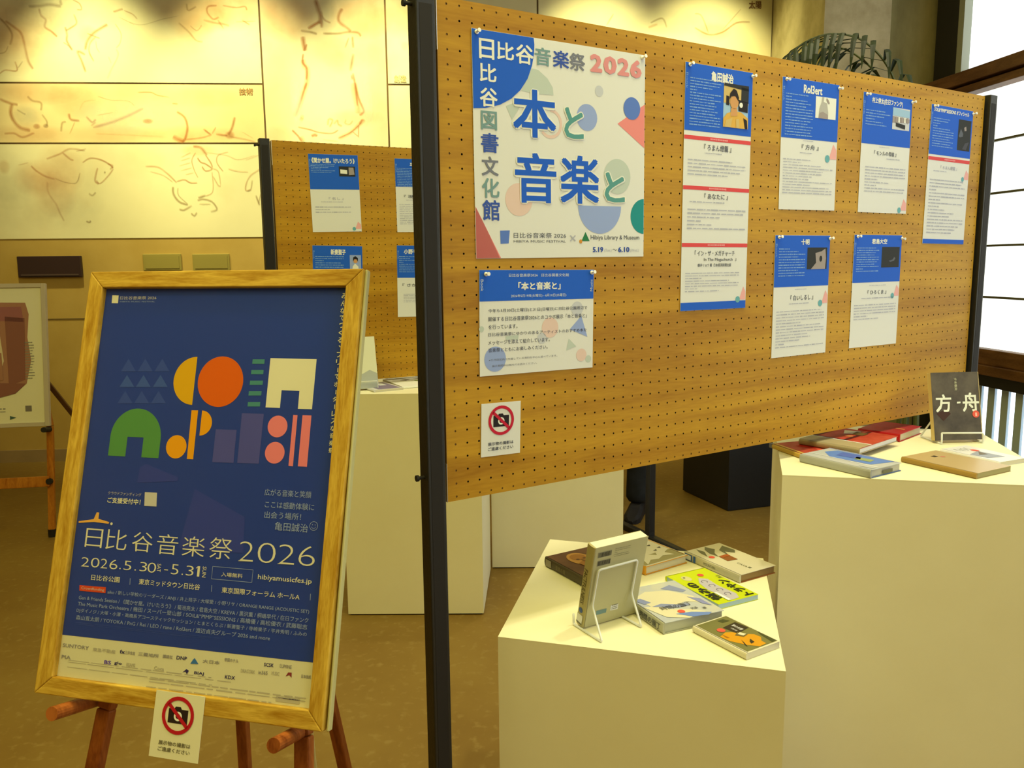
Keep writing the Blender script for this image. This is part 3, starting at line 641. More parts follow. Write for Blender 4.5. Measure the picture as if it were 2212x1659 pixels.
# ------------------------------------------------------------------ sheets pinned to the boards
bd = Vector((FD[0], FD[1], 0)); bn = Vector((FD[1], -FD[0], 0))
def sheet_on_board(quad_px, BMx, name='paper_notice', off=.0016, size=None):
    X = Vector((BMx[0][0], BMx[1][0], 0)); N = Vector((X.y, -X.x, 0)); P0 = BMx.translation + N * off
    pts = [on_plane(p[0], p[1], P0, N) for p in quad_px]
    O = pts[0]
    xd = ((pts[1] - pts[0]) + (pts[2] - pts[3])).normalized()
    yd = N.cross(xd).normalized()
    w_ = ((pts[1] - pts[0]).length + (pts[2] - pts[3]).length) / 2; h_ = ((pts[3] - pts[0]).length + (pts[2] - pts[1]).length) / 2
    if size: w_, h_ = size
    mw = frame(O, xd, yd, N)
    r = empty(name, mw=mw)
    return r, mw, w_, h_
def paper(r, w_, h_, mt, curl=0, seed=0, name='paper'):
    """thin sheet with its own slight waviness and thickness"""
    rd = random.Random(seed); V = []; F = []; nx, ny = 6, 10
    for j in range(ny + 1):
        for i in range(nx + 1):
            V.append((w_ * i / nx, -h_ * j / ny, 0))
    n1 = len(V); V += [(x, y, z - .0008) for x, y, z in V[:n1]]
    for j in range(ny):
        for i in range(nx):
            a = j * (nx + 1) + i; F.append((a, a + nx + 1, a + nx + 2, a + 1)); F.append((a + n1 + 1, a + n1 + nx + 2, a + n1 + nx + 1, a + n1))
    per = [i for i in range(nx + 1)] + [(j + 1) * (nx + 1) + nx for j in range(ny)] + [ny * (nx + 1) + i for i in range(nx - 1, -1, -1)] + [j * (nx + 1) for j in range(ny - 1, 0, -1)]
    for i in range(len(per)): a, b = per[i], per[(i + 1) % len(per)]; F.append((a, b, b + n1, a + n1))
    return meshobj(name, V, F, mt, r)
pinm = mat('clear_pin_plastic', (.90, .92, .95), .12, 0, .8)
pinme = None
def push_pin(mw, x, y, where):
    global pinme
    if pinme is None:
        b = MB(); P = []
        prof = [(0, .0042), (.0012, .0042), (.0022, .0022), (.0080, .0020), (.0095, .0036), (.0110, .0036)]
        b.tube([(0, 0, z) for z, _ in prof], [q for _, q in prof], 12)
        o = b.build('push_pin', pinm, smooth=False); pinme = o.data
        nd = MB().tube([(0, 0, 0), (0, 0, -.004)], .0006, 6).build('pin_needle', M['alu'], o)
        push_pin.needle = nd.data
    else:
        o = bpy.data.objects.new('push_pin', pinme); COL.objects.link(o)
        nd = bpy.data.objects.new('pin_needle', push_pin.needle); COL.objects.link(nd); nd.parent = o
    o.matrix_basis = mw @ Matrix.Translation((x, y, .0012)) @ Matrix.Rotation(math.radians(random.uniform(-12, 12)), 4, 'X')
    tag(o, 'clear push pin, ' + where, 'push pin', 'clear push pins in the pegboards')
random.seed(4)
def no_photo(P, w_, h_, red, blk, txt):
    cx, cy, R0 = w_ * .5, -h_ * .335, w_ * .325
    P.ring(cx, cy, R0 * .80, R0, red, 3, ry=1.0, n=36)
    bw, bh = R0 * 1.22, R0 * .78
    P.poly([(cx - bw / 2, cy - bh * .55), (cx + bw / 2, cy - bh * .55), (cx + bw / 2, cy + bh * .42), (cx + bw * .16, cy + bh * .42), (cx + bw * .10, cy + bh * .58), (cx - bw * .16, cy + bh * .58), (cx - bw * .22, cy + bh * .42), (cx - bw / 2, cy + bh * .42)], blk, 1)
    P.ring(cx, cy - bh * .06, R0 * .14, R0 * .25, B_white, 2, n=24)
    t = R0 * .10; a = math.radians(-42); dx, dy = math.cos(a), math.sin(a); L_ = R0 * .88
    P.poly([(cx - dx * L_ - dy * t, cy - dy * L_ + dx * t), (cx - dx * L_ + dy * t, cy - dy * L_ - dx * t), (cx + dx * L_ + dy * t, cy + dy * L_ - dx * t), (cx + dx * L_ - dy * t, cy + dy * L_ + dx * t)], red, 3)
    P.text('展示物の撮影は', (w_ * .17, -h_ * .735), (w_ * .82, -h_ * .80), txt, .02, px=False)
    P.text('ご遠慮ください', (w_ * .17, -h_ * .83), (w_ * .82, -h_ * .895), txt, .02, px=False)

# --- big poster
r, mw, pw, ph = sheet_on_board([(1018, 60), (1394, 120), (1390, 554), (1029, 559)], BM, 'exhibition_poster')
tag(r, 'large white poster with blue lettering and pastel shapes on the front pegboard', 'poster')
paper(r, pw, ph, M['paper'])
P = Print(mw, .00025)
def c6(x, y): return (990 + x / 3.0155, 30 + y / 3.0155)
def c6l(l): return [c6(*q) for q in l]
def inside(l): return [(min(max(x, 0.0005), pw - .0005), min(max(y, -ph + .0005), -.0005)) for x, y in [P.L(q) for q in c6l(l)]]
P.poly(inside([(85, 88), (490, 152), (495, 200), (492, 260), (480, 335), (452, 420), (405, 495), (345, 552), (270, 592), (180, 612), (98, 614)]), B_blue, 2)
P.poly(c6l([(455, 350), (520, 365), (580, 420), (615, 480), (620, 530), (500, 520), (410, 500), (440, 440)]), B_lsage, 1, px=True)
P.poly(c6l([(310, 600), (400, 565), (405, 600), (350, 690)]), B_lsage, 1, px=True)
a_ = P.L(c6(600, 715)); P.ring(a_[0], a_[1], .022, .028, B_ltan, 1, a0=-140, a1=90, n=20)
P.pdisc(c6(917, 503), c6(917, 467), B_paleg, 1)
P.poly(inside([(1037, 715), (1222, 592), (1215, 875)]), B_salmon, 1)
P.pdisc(c6(1130, 617), c6(1130, 543), B_mblue, 2)
P.pdisc(c6(838, 675), c6(838, 587), B_lblue, 1)
P.pdisc(c6(1035, 1060), c6(1035, 945), B_lsage, 1)
q0, q1 = P.L(c6(780, 1255)), P.L(c6(1060, 1248)); P.disc((q0[0] + q1[0]) / 2, (q0[1] + q1[1]) / 2, (q1[0] - q0[0]) / 2, B_lblue, 1, a0=180, a1=360)
P.pdisc(c6(395, 1210), c6(395, 1102), B_ltan, 1)
q0 = P.L(c6(1210, 1320)); P.disc(pw - .0006, q0[1], .036, B_teal, 1, a0=90, a1=270)
P.poly(inside([(112, 1255), (278, 1590), (118, 1595)]), B_salmon, 1)
P.poly(inside([(112, 1255), (160, 1352), (270, 1590), (118, 1595)]), B_salmon, 1)
for st, bx, mt in (('日', (132, 155, 234, 302), B_white), ('比', (250, 178, 362, 308), B_white), ('谷', (372, 193, 488, 336), B_white), ('音', (495, 212, 603, 345), B_green), ('楽', (615, 232, 720, 360), B_navy), ('祭', (722, 250, 825, 378), B_gray),
        ('比', (137, 318, 248, 450), B_white), ('谷', (138, 476, 255, 612), B_white), ('図', (145, 628, 252, 760), B_green), ('書', (145, 772, 262, 908), B_navy), ('文', (150, 925, 262, 1058), B_gray), ('化', (152, 1068, 268, 1200), B_green), ('館', (155, 1210, 270, 1347), B_navy)):
    P.text(st, c6(bx[0], bx[1]), c6(bx[2], bx[3]), mt, .024, 3)
for st, bx in (('2', (858, 258, 936, 386)), ('0', (944, 270, 1030, 400)), ('2', (1036, 284, 1112, 410)), ('6', (1118, 296, 1192, 424))):
    P.text(st, c6(bx[0], bx[1]), c6(bx[2], bx[3]), B_pink, .045, 3)
for st, bx, mt in (('本', (352, 478, 636, 818), B_blue), ('音', (365, 898, 638, 1236), B_blue), ('楽', (662, 915, 915, 1240), B_blue), ('と', (688, 605, 815, 820), B_to), ('と', (952, 1030, 1082, 1230), B_to)):
    P.text(st, c6(bx[0] - 8, bx[1] - 8), c6(bx[2] + 8, bx[3] + 8), B_white, .062, 3)
    P.text(st, c6(bx[0], bx[1]), c6(bx[2], bx[3]), mt, .027, 4.6)
P.poly(c6l([(272, 1412), (335, 1410), (328, 1495), (275, 1498)]), B_mblue, 1, px=True)
P.text('日比谷音楽祭 2026', c6(360, 1425), c6(702, 1460), B_text, 0); P.text('HIBIYA MUSIC FESTIVAL', c6(360, 1474), c6(700, 1489), B_text, 0)
P.text('×', c6(726, 1440), c6(765, 1482), B_ltext, 0)
P.poly(c6l([(802, 1480), (828, 1420), (855, 1480)]), ink('print_deep_green', (38, 120, 62)), 1, px=True); P.pdisc(c6(797, 1482), c6(797, 1469), ink('print_ochre', (198, 140, 40)), 2)
P.text('Hibiya Library & Museum', c6(862, 1441), c6(1178, 1478), B_text, .005)
P.text('5.19', c6(875, 1518), c6(943, 1552), B_navy, .04); P.text('(Tue.)', c6(950, 1530), c6(998, 1553), B_ltext); P.text('～', c6(1004, 1530), c6(1032, 1542), B_text)
P.text('6.10', c6(1040, 1518), c6(1114, 1552), B_navy, .04); P.text('(Wed.)', c6(1120, 1530), c6(1175, 1553), B_ltext)
P.build('print', r)
push_pin(mw, .010, -.006, 'top left corner of the large white poster'); push_pin(mw, pw - .008, -.006, 'top right corner of the large white poster')

# --- notice
r, mw, pw, ph = sheet_on_board([(1035, 583), (1282.5, 585), (1279.5, 793.5), (1036, 816.5)], BM, 'exhibition_notice')
tag(r, 'landscape notice with blue header and paragraphs of text below the large poster', 'notice')
paper(r, pw, ph, M['paper']); P = Print(mw, .00025)
def c7(x, y): return (990 + x / 3.606, 560 + y / 3.606)
hy = P.L(c7(600, 318))[1]
P.rect(0.0003, -.0003, pw - .0003, hy, B_blue, 1)
P.text('日比谷音楽祭2026   日比谷図書文化館', c7(393, 112), c7(860, 134), B_lbt, .005); P.text('「本と音楽と」', c7(466, 178), c7(795, 235), B_white, .035)
P.text('2026年5月19日(火曜日) - 6月10日(水曜日)', c7(410, 274), c7(840, 292), B_lbt, .005)
P.text('Book', (.003, -.018), (.009, -.040), B_lbt, px=False, rot=-90); P.text('Music', (pw - .009, -.020), (pw - .003, -.044), B_lbt, px=False, rot=90)
P.pdisc(c7(287, 778), c7(202, 778), B_lblue, 1); P.pdisc(c7(715, 532), c7(650, 532), B_ltan, 1); P.poly([P.L(c7(*q)) for q in ((868, 545), (958, 440), (1005, 604))], B_lblue, 1)
P.pdisc(c7(650, 615), c7(615, 620), B_paleg, 1); P.poly([P.L(c7(*q)) for q in ((840, 710), (860, 618), (918, 678))], B_lsage, 1); P.pdisc(c7(958, 745), c7(918, 745), B_ltan, 1); P.pdisc(c7(1012, 775), c7(990, 775), B_lsage, 1)
P.pdisc(c7(180, 545), c7(160, 545), B_lsage, 1); P.poly([P.L(c7(*q)) for q in ((370, 600), (470, 590), (466, 625), (370, 630))], B_lsage, 1); P.pdisc(c7(925, 385), c7(880, 385), B_paleg, 1)
for st, a_, b_ in (('今年も5月30日(土曜日)と31日(日曜日)に日比谷公園周辺で', (233, 388), (1003, 393)), ('開催する日比谷音楽祭2026とのコラボ展示「本と音楽と」', (233, 450), (1000, 453)),
        ('を行っています。', (235, 512), (460, 537)), ('日比谷音楽祭にゆかりのあるアーティストのおすすめ本を', (233, 574), (998, 562)), ('メッセージを添えて紹介しています。', (233, 634), (712, 640)), ('音楽祭とともにお楽しみください。', (233, 694), (695, 696))):
    P.text(st, c7(*a_), c7(*b_), B_text, .004)
P.text('※千代田区内で所蔵している資料を中心に並べています。', c7(237, 779), c7(770, 758), B_gray); P.text('展示期間中は館内でお読みください。', c7(262, 825), c7(612, 815), B_gray)
P.build('print', r)
push_pin(mw, .014, -.008, 'top left corner of the landscape notice'); push_pin(mw, pw - .006, -.006, 'top right corner of the landscape notice')

# --- no photography sign on the board
r, mw, pw, ph = sheet_on_board([(1040, 873), (1124, 866), (1126, 977.5), (1041, 988)], BM, 'no_photography_sign')
tag(r, 'small white no-photography sign at the lower left of the front pegboard', 'sign', 'no-photography signs')
paper(r, pw, ph, M['paper']); P = Print(mw, .00025); no_photo(P, pw, ph, B_sred, B_blk, B_text); P.build('print', r)

# --- artists' sheets
D1, D2, D3 = ink('photo_dark', (40, 44, 36)), ink('photo_black_brown', (30, 26, 22)), ink('photo_yellow', (196, 176, 90))
D4, D5, D6, D7 = ink('photo_skin', (196, 150, 78)), ink('photo_gold', (206, 168, 60)), ink('photo_sky', (150, 190, 196)), ink('photo_stone', (150, 145, 118))
def pic(P, kind, x0, y0, x1, y1):
    w_, h_ = x1 - x0, y0 - y1
    def q(l): return [(x0 + u * w_, y0 - v * h_) for u, v in l]
    if kind == 'portrait':
        P.poly(q([(0, 0), (1, 0), (1, 1), (0, 1)]), D6, 2); P.poly(q([(.0, .0), (1, 0), (1, .45), (0, .45)]), D3, 3); P.poly(q([(.02, .0), (1, .0), (1, .12), (0, .06)]), D1, 4); P.poly(q([(.70, .05), (1, .05), (1, .40), (.70, .36)]), D1, 4)
        P.poly(q([(.10, .28), (.22, .29), (.22, .50), (.10, .49)]), D2, 4); P.poly(q([(.60, .34), (.98, .38), (.98, .62), (.60, .60)]), D2, 4); P.disc(x0 + .70 * w_, y0 - .46 * h_, w_ * .07, B_white, 5)
        P.poly(q([(0, .80), (.15, .68), (.40, .62), (.70, .62), (1, .75), (1, 1), (0, 1)]), D5, 5); P.disc(x0 + .42 * w_, y0 - .42 * h_, w_ * .17, D4, 6, ry=h_ * .15); P.poly(q([(.30, .55), (.55, .55), (.56, .72), (.28, .74)]), D4, 6)
        P.poly(q([(.22, .36), (.24, .22), (.38, .10), (.50, .14), (.60, .30), (.58, .38), (.45, .27), (.30, .28)]), D2, 7)
        P.poly(q([(.10, .84), (.35, .78), (.30, 1), (.05, 1)]), D3, 7); P.poly(q([(.80, .75), (.95, .80), (.98, 1), (.88, 1)]), D2, 7); P.poly(q([(.5, .8), (.62, .78), (.66, 1), (.52, 1)]), D3, 7)
    elif kind == 'white':
        P.poly(q([(0, 0), (1, 0), (1, 1), (0, 1)]), B_white, 2); P.poly(q([(.15, 1), (.18, .55), (.27, .25), (.30, 0), (.40, 0), (.38, .22), (.55, .28), (.62, .7), (.62, 1)]), ink('photo_grey_figure', (172, 176, 140)), 3)
        P.poly(q([(.15, 1), (.2, .75), (.35, .68), (.60, .8), (.62, 1)]), D7, 4); P.poly(q([(.52, .02), (.60, .10), (.68, .26), (.60, .28), (.50, .12)]), D7, 4)
    elif kind == 'crowd':
        P.poly(q([(0, 0), (1, 0), (1, 1), (0, 1)]), ink('photo_pale', (196, 205, 175)), 2); P.poly(q([(0, 0), (1, .08), (1, .40), (0, .36)]), D6, 3); P.poly(q([(0, .40), (1, .45), (1, .62), (0, .7)]), D7, 3); P.poly(q([(.2, .68), (.75, .75), (.75, .95), (.2, .85)]), D1, 4)
        for k in range(5): P.poly(q([(.15 + k * .17, .42), (.23 + k * .17, .40), (.25 + k * .17, .66), (.15 + k * .17, .66)]), B_white if k % 2 else D7, 5)
    elif kind == 'dark':
        P.poly(q([(0, 0), (1, 0), (1, 1), (0, 1)]), D1, 2); P.poly(q([(.40, .68), (.62, .62), (.70, .50), (.78, .55), (.70, .68), (.5, .73)]), ink('photo_dim_highlight', (88, 96, 88)), 3)
    elif kind == 'statue':
        P.poly(q([(0, 0), (1, 0), (1, 1), (0, 1)]), D1, 2); P.poly(q([(.20, 1), (.45, .70), (.40, .25), (.70, .18), (.90, .05), (.95, .5), (.92, 1)]), D7, 3); P.disc(x0 + .68 * w_, y0 - .52 * h_, w_ * .07, D1, 4, ry=h_ * .14)
    elif kind == 'tall':
        P.poly(q([(0, 0), (1, 0), (1, 1), (0, 1)]), D1, 2); P.poly(q([(.05, .55), (.2, .30), (.4, .45), (.38, .55), (.15, .58)]), ink('photo_dim_highlight', (88, 96, 88)), 3); P.poly(q([(.45, .25), (.6, .20), (.65, .34), (.5, .36)]), D7, 3); P.poly(q([(.4, .95), (.6, .75), (.9, .7), (.7, .97)]), ink('photo_dim_grey', (66, 70, 66)), 3)
    elif kind == 'van':
        P.poly(q([(0, 0), (1, 0), (1, 1), (0, 1)]), D1, 2); P.poly(q([(.08, .3), (.5, .35), (.5, .75), (.08, .7)]), B_white, 3); P.poly(q([(.6, .1), (.9, .1), (.95, .8), (.6, .85)]), D7, 3)
    elif kind == 'singer':
        P.poly(q([(0, 0), (1, 0), (1, 1), (0, 1)]), B_lblue, 2); P.poly(q([(.15, 1), (.25, .55), (.45, .4), (.75, .55), (.85, 1)]), B_white, 3); P.disc(x0 + .5 * w_, y0 - .3 * h_, w_ * .17, D4, 4); P.poly(q([(.28, .3), (.3, .12), (.5, .05), (.72, .15), (.72, .32), (.6, .2), (.4, .2)]), D2, 5); P.disc(x0 + .55 * w_, y0 - .78 * h_, w_ * .08, D5, 5)
def sheet(BMx, quad, label, title, tb, body, picbox, kind, head, books, seed, base=None, deco=None, extra=None, pins=True, pinname=''):
    """all boxes are fractions of the sheet, y down. head = lower edge of the blue header"""
    r, mw, w_, h_ = sheet_on_board(quad, BMx, 'profile_sheet'); tag(r, label, 'paper sheet', 'profile sheets pinned to the pegboards')
    paper(r, w_, h_, M['paper'], seed=seed); P = Print(mw, .00025)
    P.rect(.0003, -.0003, w_ - .0003, -head * h_, B_blue, 1)
    P.text(title, (tb[0] * w_, -tb[1] * h_), (tb[2] * w_, -tb[3] * h_), B_white, .035, px=False)
    x0, y0, x1, y1, n = body; P.dashes(x0 * w_, -y0 * h_, x1 * w_, -y1 * h_, n, B_lblu2, seed)
    P.text('Book', (.012 * w_, -.10 * w_), (.04 * w_, -.26 * w_), B_lblu2, px=False, rot=-90)
    if picbox: pic(P, kind, picbox[0] * w_, -picbox[1] * h_, picbox[2] * w_, -picbox[3] * h_)
    for bk in books:
        if bk[0] == 'bar':
            P.rect(.0003, -bk[1] * h_, w_ - .0003, -bk[2] * h_, B_red, 1); P.dashes(.38 * w_, -(bk[1] * .8 + bk[2] * .2) * h_, .64 * w_, -(bk[1] * .2 + bk[2] * .8) * h_, 1, B_ltred, seed, ragged=0, h=.8)
        elif bk[0] == 't':
            P.text(bk[1], (bk[2] * w_, -bk[3] * h_), (bk[4] * w_, -bk[5] * h_), bk[6] if len(bk) > 6 else B_text, .012, px=False)
        elif bk[0] == 'd':
            P.dashes(bk[1] * w_, -bk[2] * h_, bk[3] * w_, -bk[4] * h_, bk[5], B_ltext, seed + bk[5], ragged=.5, h=.38)
    if deco:
        u, v, s_ = deco; P.poly([(u * w_, -v * h_), ((u - s_ * .62) * w_, -v * h_ - 1.45 * s_ * w_), (w_ * .992, -v * h_ - 1.45 * s_ * w_), (w_ * .992, -v * h_ - .55 * s_ * w_)], B_dsal, 1)
        P.disc((u - s_ * .85) * w_, -v * h_ - 1.42 * s_ * w_, s_ * .36 * w_, B_dteal, 2)
    if base: P.rect(.0003, -base * h_, w_ - .0003, -h_ + .0003, B_blue, 1)
    P.build('print', r)
    if pins:
        push_pin(mw, .012, -.005, 'top left corner of sheet ' + pinname); push_pin(mw, w_ - .002, -.008, 'top right corner of sheet ' + pinname)
sheet(BM, [(1481, 133), (1624, 155), (1610, 665), (1467, 670)], 'longest sheet with portrait photo and three white sections between red bars', '亀田誠治', (.37, .020, .70, .060), (.07, .052, .52, .245, 17), (.56, .058, .94, .235), 'portrait', .264,
      [('bar', .283, .299), ('t', '『 ろまん燈籠 』', .29, .312, .70, .338), ('d', .30, .343, .68, .354, 1), ('d', .06, .372, .93, .444, 5), ('bar', .484, .500), ('t', '『 あなたに 』', .31, .512, .67, .536), ('d', .10, .542, .87, .555, 1), ('d', .07, .572, .95, .665, 6),
       ('bar', .718, .734), ('t', '『 イン・ザ・メガチャーチ', .19, .748, .80, .772), ('t', 'In The Megachurch  』', .33, .780, .83, .796), ('t', '朝井リョウ 著  日本経済新聞出版', .24, .803, .75, .817), ('d', .06, .838, .88, .925, 8)], 11, base=.966, deco=(.955, .905, .10), pinname='with the portrait photo')
sheet(BM, [(1691, 165), (1811, 183), (1800, 455), (1677, 451)], 'white sheet with blue header and pale photo of a figure, headed Rol3ert', 'Rol3ert', (.36, .035, .69, .100), (.06, .108, .54, .435, 15), (.58, .11, .95, .277), 'white', .450,
      [('t', '『 方舟 』', .36, .49, .66, .53), ('d', .38, .455, .66, .47, 1), ('d', .33, .545, .66, .565, 1), ('d', .05, .60, .93, .88, 13)], 12, deco=(.93, .47, .12), pinname='headed Rol3ert')
sheet(BM, [(1866, 198), (1968, 215), (1959, 462), (1852, 458)], 'white sheet with blue header and a pale blue crowd photo in the top row', '村上啓太(在日ファンク)', (.17, .030, .80, .085), (.06, .13, .55, .27, 6), (.60, .09, .96, .275), 'crowd', .42,
      [('t', '『 モンルの母娘 』', .26, .47, .72, .51), ('d', .36, .43, .68, .445, 1), ('d', .52, .52, .95, .545, 1), ('d', .10, .60, .93, .83, 9)], 13, deco=(.93, .87, .10), pinname='with the pale blue crowd photo')
sheet(BM, [(2013, 224), (2103, 238), (2081, 528), (1993, 523)], 'tall narrow sheet with one red bar and a tall dark photo, rightmost on the pegboard', 'SOIL&“PIMP”SESSIONS オフィシャル', (.06, .018, .90, .050), (.06, .085, .55, .30, 12), (.66, .075, .97, .30), 'tall', .352,
      [('bar', .368, .393), ('t', '『 ろまん燈籠 』', .30, .425, .70, .452, B_ltext), ('d', .14, .46, .9, .475, 1), ('d', .07, .52, .93, .93, 17)], 14, base=.966, deco=(.93, .44, .09), pinname='with the tall dark photo')
sheet(BM, [(1675, 508), (1794, 508), (1783, 761), (1667, 773)], 'lower row sheet with a grey statue-like photo in its blue header', '十明', (.46, .030, .61, .078), (.07, .10, .54, .34, 11), (.58, .10, .95, .28), 'statue', .42,
      [('t', '『 白いしるし 』', .30, .49, .72, .535), ('d', .38, .435, .66, .452, 1), ('d', .28, .55, .76, .572, 1), ('d', .06, .61, .94, .93, 13)], 15, deco=(.95, .46, .11), pinname='with the grey statue-like photo')
sheet(BM, [(1846, 507), (1951, 509), (1932, 742), (1833, 753)], 'lower row sheet with an almost black photo in its blue header', '君島大空', (.36, .033, .68, .080), (.06, .105, .52, .33, 11), (.58, .105, .96, .29), 'dark', .42,
      [('t', '『 ひろくま 』', .32, .49, .72, .53), ('d', .35, .44, .7, .455, 1), ('d', .2, .55, .88, .575, 1), ('d', .06, .61, .94, .76, 6)], 16, deco=(.94, .45, .10), pinname='with the almost black photo')
sheet(BM2, [(665, 332), (771, 333), (780, 500), (673, 499)], 'sheet with a white van photo, top left of the rear pegboard', '《聞かせ屋。けいたろう》', (.06, .045, .93, .115), (.04, .12, .52, .24, 6), (.60, .15, .93, .28), 'van', .45,
      [('t', '『 名し 』', .36, .55, .66, .585, B_ltext), ('d', .2, .60, .86, .62, 1), ('d', .08, .66, .8, .76, 3)], 17, deco=(.93, .87, .10), pins=False)
sheet(BM2, [(852, 342), (958, 345), (960, 501), (855, 500)], 'partly hidden sheet, top row of the rear pegboard beside the black post', '平井秀明', (.30, .05, .72, .115), (.04, .12, .56, .38, 12), None, None, .38,
      [('t', '『 現代語訳 』', .16, .49, .76, .535), ('d', .2, .55, .8, .57, 1), ('d', .06, .61, .93, .9, 12)], 18, pins=False)
sheet(BM2, [(674.5, 530), (780.5, 529.5), (790, 690), (682, 690)], 'sheet with a singer photo in the lower row of the rear pegboard', '新妻聖子', (.36, .045, .66, .12), (.05, .13, .62, .30, 6), (.74, .12, .97, .40), 'singer', .45, [('d', .08, .6, .9, .85, 8)], 19, pins=False)
sheet(BM2, [(857, 530), (962, 530), (964, 682), (860, 683)], 'partly hidden sheet, lower row of the rear pegboard beside the black post', '小野リサ のえん', (.14, .05, .80, .12), (.04, .14, .60, .38, 9), None, None, .45,
      [('t', '『 さがすこと 』', .10, .53, .80, .575), ('d', .4, .60, .9, .62, 1), ('d', .12, .67, .93, .8, 6)], 20, pins=False)

# ------------------------------------------------------------------ front easel with the framed poster
EX = Vector((.970, -.243, -.001)); EU = Vector((.068, .28, .958)).normalized(); EX = (EX - EU * EX.dot(EU)).normalized(); EN = EX.cross(EU)
EO = Vector((-.794, 1.618, 1.358))
EM = frame(EO, EX, EU, EN)
PW, PH = .5145, .732
fr = empty('framed_poster', mw=EM); tag(fr, 'oak framed blue festival poster leaning on the front easel', 'framed poster')
bw, dp = .032, .012
def rail(name, pts, mt):
    V = [(x, y, z) for z in (-.006, dp) for x, y in pts]
    n = 4
    o = meshobj(name, V, [(3, 2, 1, 0), (4, 5, 6, 7)] + [(i, (i + 1) % 4, 4 + (i + 1) % 4, 4 + i) for i in range(4)], mt, fr); return bevel(o, .002)
t_ = .0002
rail('top_rail', [(-bw, bw), (PW + bw, bw), (PW, 0), (0, 0)][::-1], M['oak_h'])
rail('bottom_rail', [(0, -PH), (PW, -PH), (PW + bw - .004, -PH - bw), (-bw - .003, -PH - bw)][::-1], M['oak_h'])
rail('side_rail', [(-bw, bw), (0, 0), (0, -PH), (-bw - .003, -PH - bw)], M['oak'])
rail('side_rail', [(PW, 0), (PW + bw, bw), (PW + bw - .004, -PH - bw), (PW, -PH)], M['oak'])
MB().box(-bw + .003, PW + bw - .003, -PH - bw + .003, bw - .003, -.009, -.006).build('backing_box', M['frame_side'], fr)
MB().box(PW + bw, PW + bw + .005, -PH - bw, bw, -.009, dp - .007, .0015).build('edge_cover', M['frame_side'], fr)
MB().box(0, PW, -PH, 0, -.0058, 0).build('poster_sheet', M['paper_e'], fr)
P = Print(EM, .0003)
def e3(x, y): return (80 + x / 2.962, 560 + y / 2.962)
def e4(x, y): return (80 + x / 2.68, 1040 + y / 2.68)
def ei(n, t): return ink('poster_' + n, t, WE, .5)
NAV = ei('navy', (34, 58, 108)); CRM = ei('cream', (232, 214, 140)); YEL = ei('yellow', (224, 160, 12)); ORA = ei('orange', (224, 92, 8)); GRN = ei('green', (84, 136, 54)); TEA = ei('teal_green', (72, 130, 98))
MUS = ei('mustard', (238, 152, 10)); PUR = ei('slate_violet', (78, 76, 116)); PNK = ei('coral', (236, 122, 98)); DBL = ei('dim_blue', (52, 72, 116)); DB2 = ei('dim_blue_shape', (50, 62, 112)); RDD = ei('red', (222, 70, 24))
PAL = ei('pale_lettering', (206, 190, 138)); GRY = ei('grey_logo', (150, 136, 100)); DK = ei('dark_logo', (48, 40, 70)); FNT = ei('faint_logo', (190, 172, 112)); LBL = ei('pale_blue_lettering', (150, 158, 150))
hy = P.L(e4(870, 966))[1]
P.poly([(.0003, -.0003), (PW - .0003, -.0003), (PW - .0003, P.L(e4(1597, 1048))[1]), (.0003, P.L(e4(142, 886))[1])], NAV, 1)
def pp(l, mt, layer=2, f=e3): P.poly([f(*q) for q in l], mt, layer, px=True)
pp([(483, 231), (524, 232), (519, 282), (479, 281)], CRM)
P.text('日比谷音楽祭 2026', e3(535, 237), e3(764, 258), PAL); P.text('HIBIYA MUSIC FESTIVAL', e3(533, 268), e3(756, 276), LBL)
for row, (ys, yb, xs_) in enumerate(((636, 718, (588, 695, 803)), (740, 818, (578, 683, 792)), (842, 922, (566, 672, 780)))):
    for x in xs_: pp([(x, ys), (x + 46, yb), (x - 50, yb)], DBL if row != 1 else ei('dim_blue2', (58, 82, 120)))
a_, b_ = P.L(e3(1028, 625)), P.L(e3(993, 932)); cx, cy = (a_[0] + b_[0]) / 2, (a_[1] + b_[1]) / 2; rr = math.hypot(a_[0] - b_[0], a_[1] - b_[1]) / 2
P.disc(cx, cy, rr, YEL, 2, a0=90, a1=270); P.pdisc(e3(1174, 783), e3(1167, 624), ORA, 2, n=48)
for x0, x1, y0, y1 in ((1380, 1457, 641, 669), (1372, 1450, 709, 736), (1363, 1446, 777, 804), (1356, 1437, 845, 872), (1350, 1429, 914, 942)):
    pp([(x0 + 1, y0), (x1 + 1, y0), (x1 - 2, y1), (x0 - 2, y1)], TEA)
pp([(1495, 633), (1790, 640), (1760, 960), (1670, 957), (1680, 843), (1566, 838), (1555, 952), (1463, 948)], CRM)
L0, L1 = P.L(e3(455, 1257)), P.L(e3(778, 1272)); R0 = (L1[0] - L0[0]) / 2; cx = (L0[0] + L1[0]) / 2; ct = P.L(e3(640, 955)); cy = ct[1] - R0
arc = [(cx + R0 * math.cos(math.radians(t)), cy + R0 * math.sin(math.radians(t))) for t in range(0, 181, 8)]
nl, nr, nt_ = P.L(e3(566, 1258))[0], P.L(e3(668, 1268))[0], P.L(e3(628, 1138))[1]; bt = (L0[1] + L1[1]) / 2
P.poly([(cx + R0, bt)] + arc + [(cx - R0, bt), (nl, bt), (nl, nt_), (nr, nt_), (nr, bt)], GRN, 2)
P.pdisc(e3(892, 1200), e3(890, 1126), MUS, 2); pp([(990, 967), (1032, 967), (1000, 1280), (960, 1278)], MUS)
a_, b_ = P.L(e3(1058, 968)), P.L(e3(1040, 1128)); P.disc((a_[0] + b_[0]) / 2, (a_[1] + b_[1]) / 2, math.hypot(a_[0] - b_[0], a_[1] - b_[1]) / 2, MUS, 2, a0=-90, a1=90)
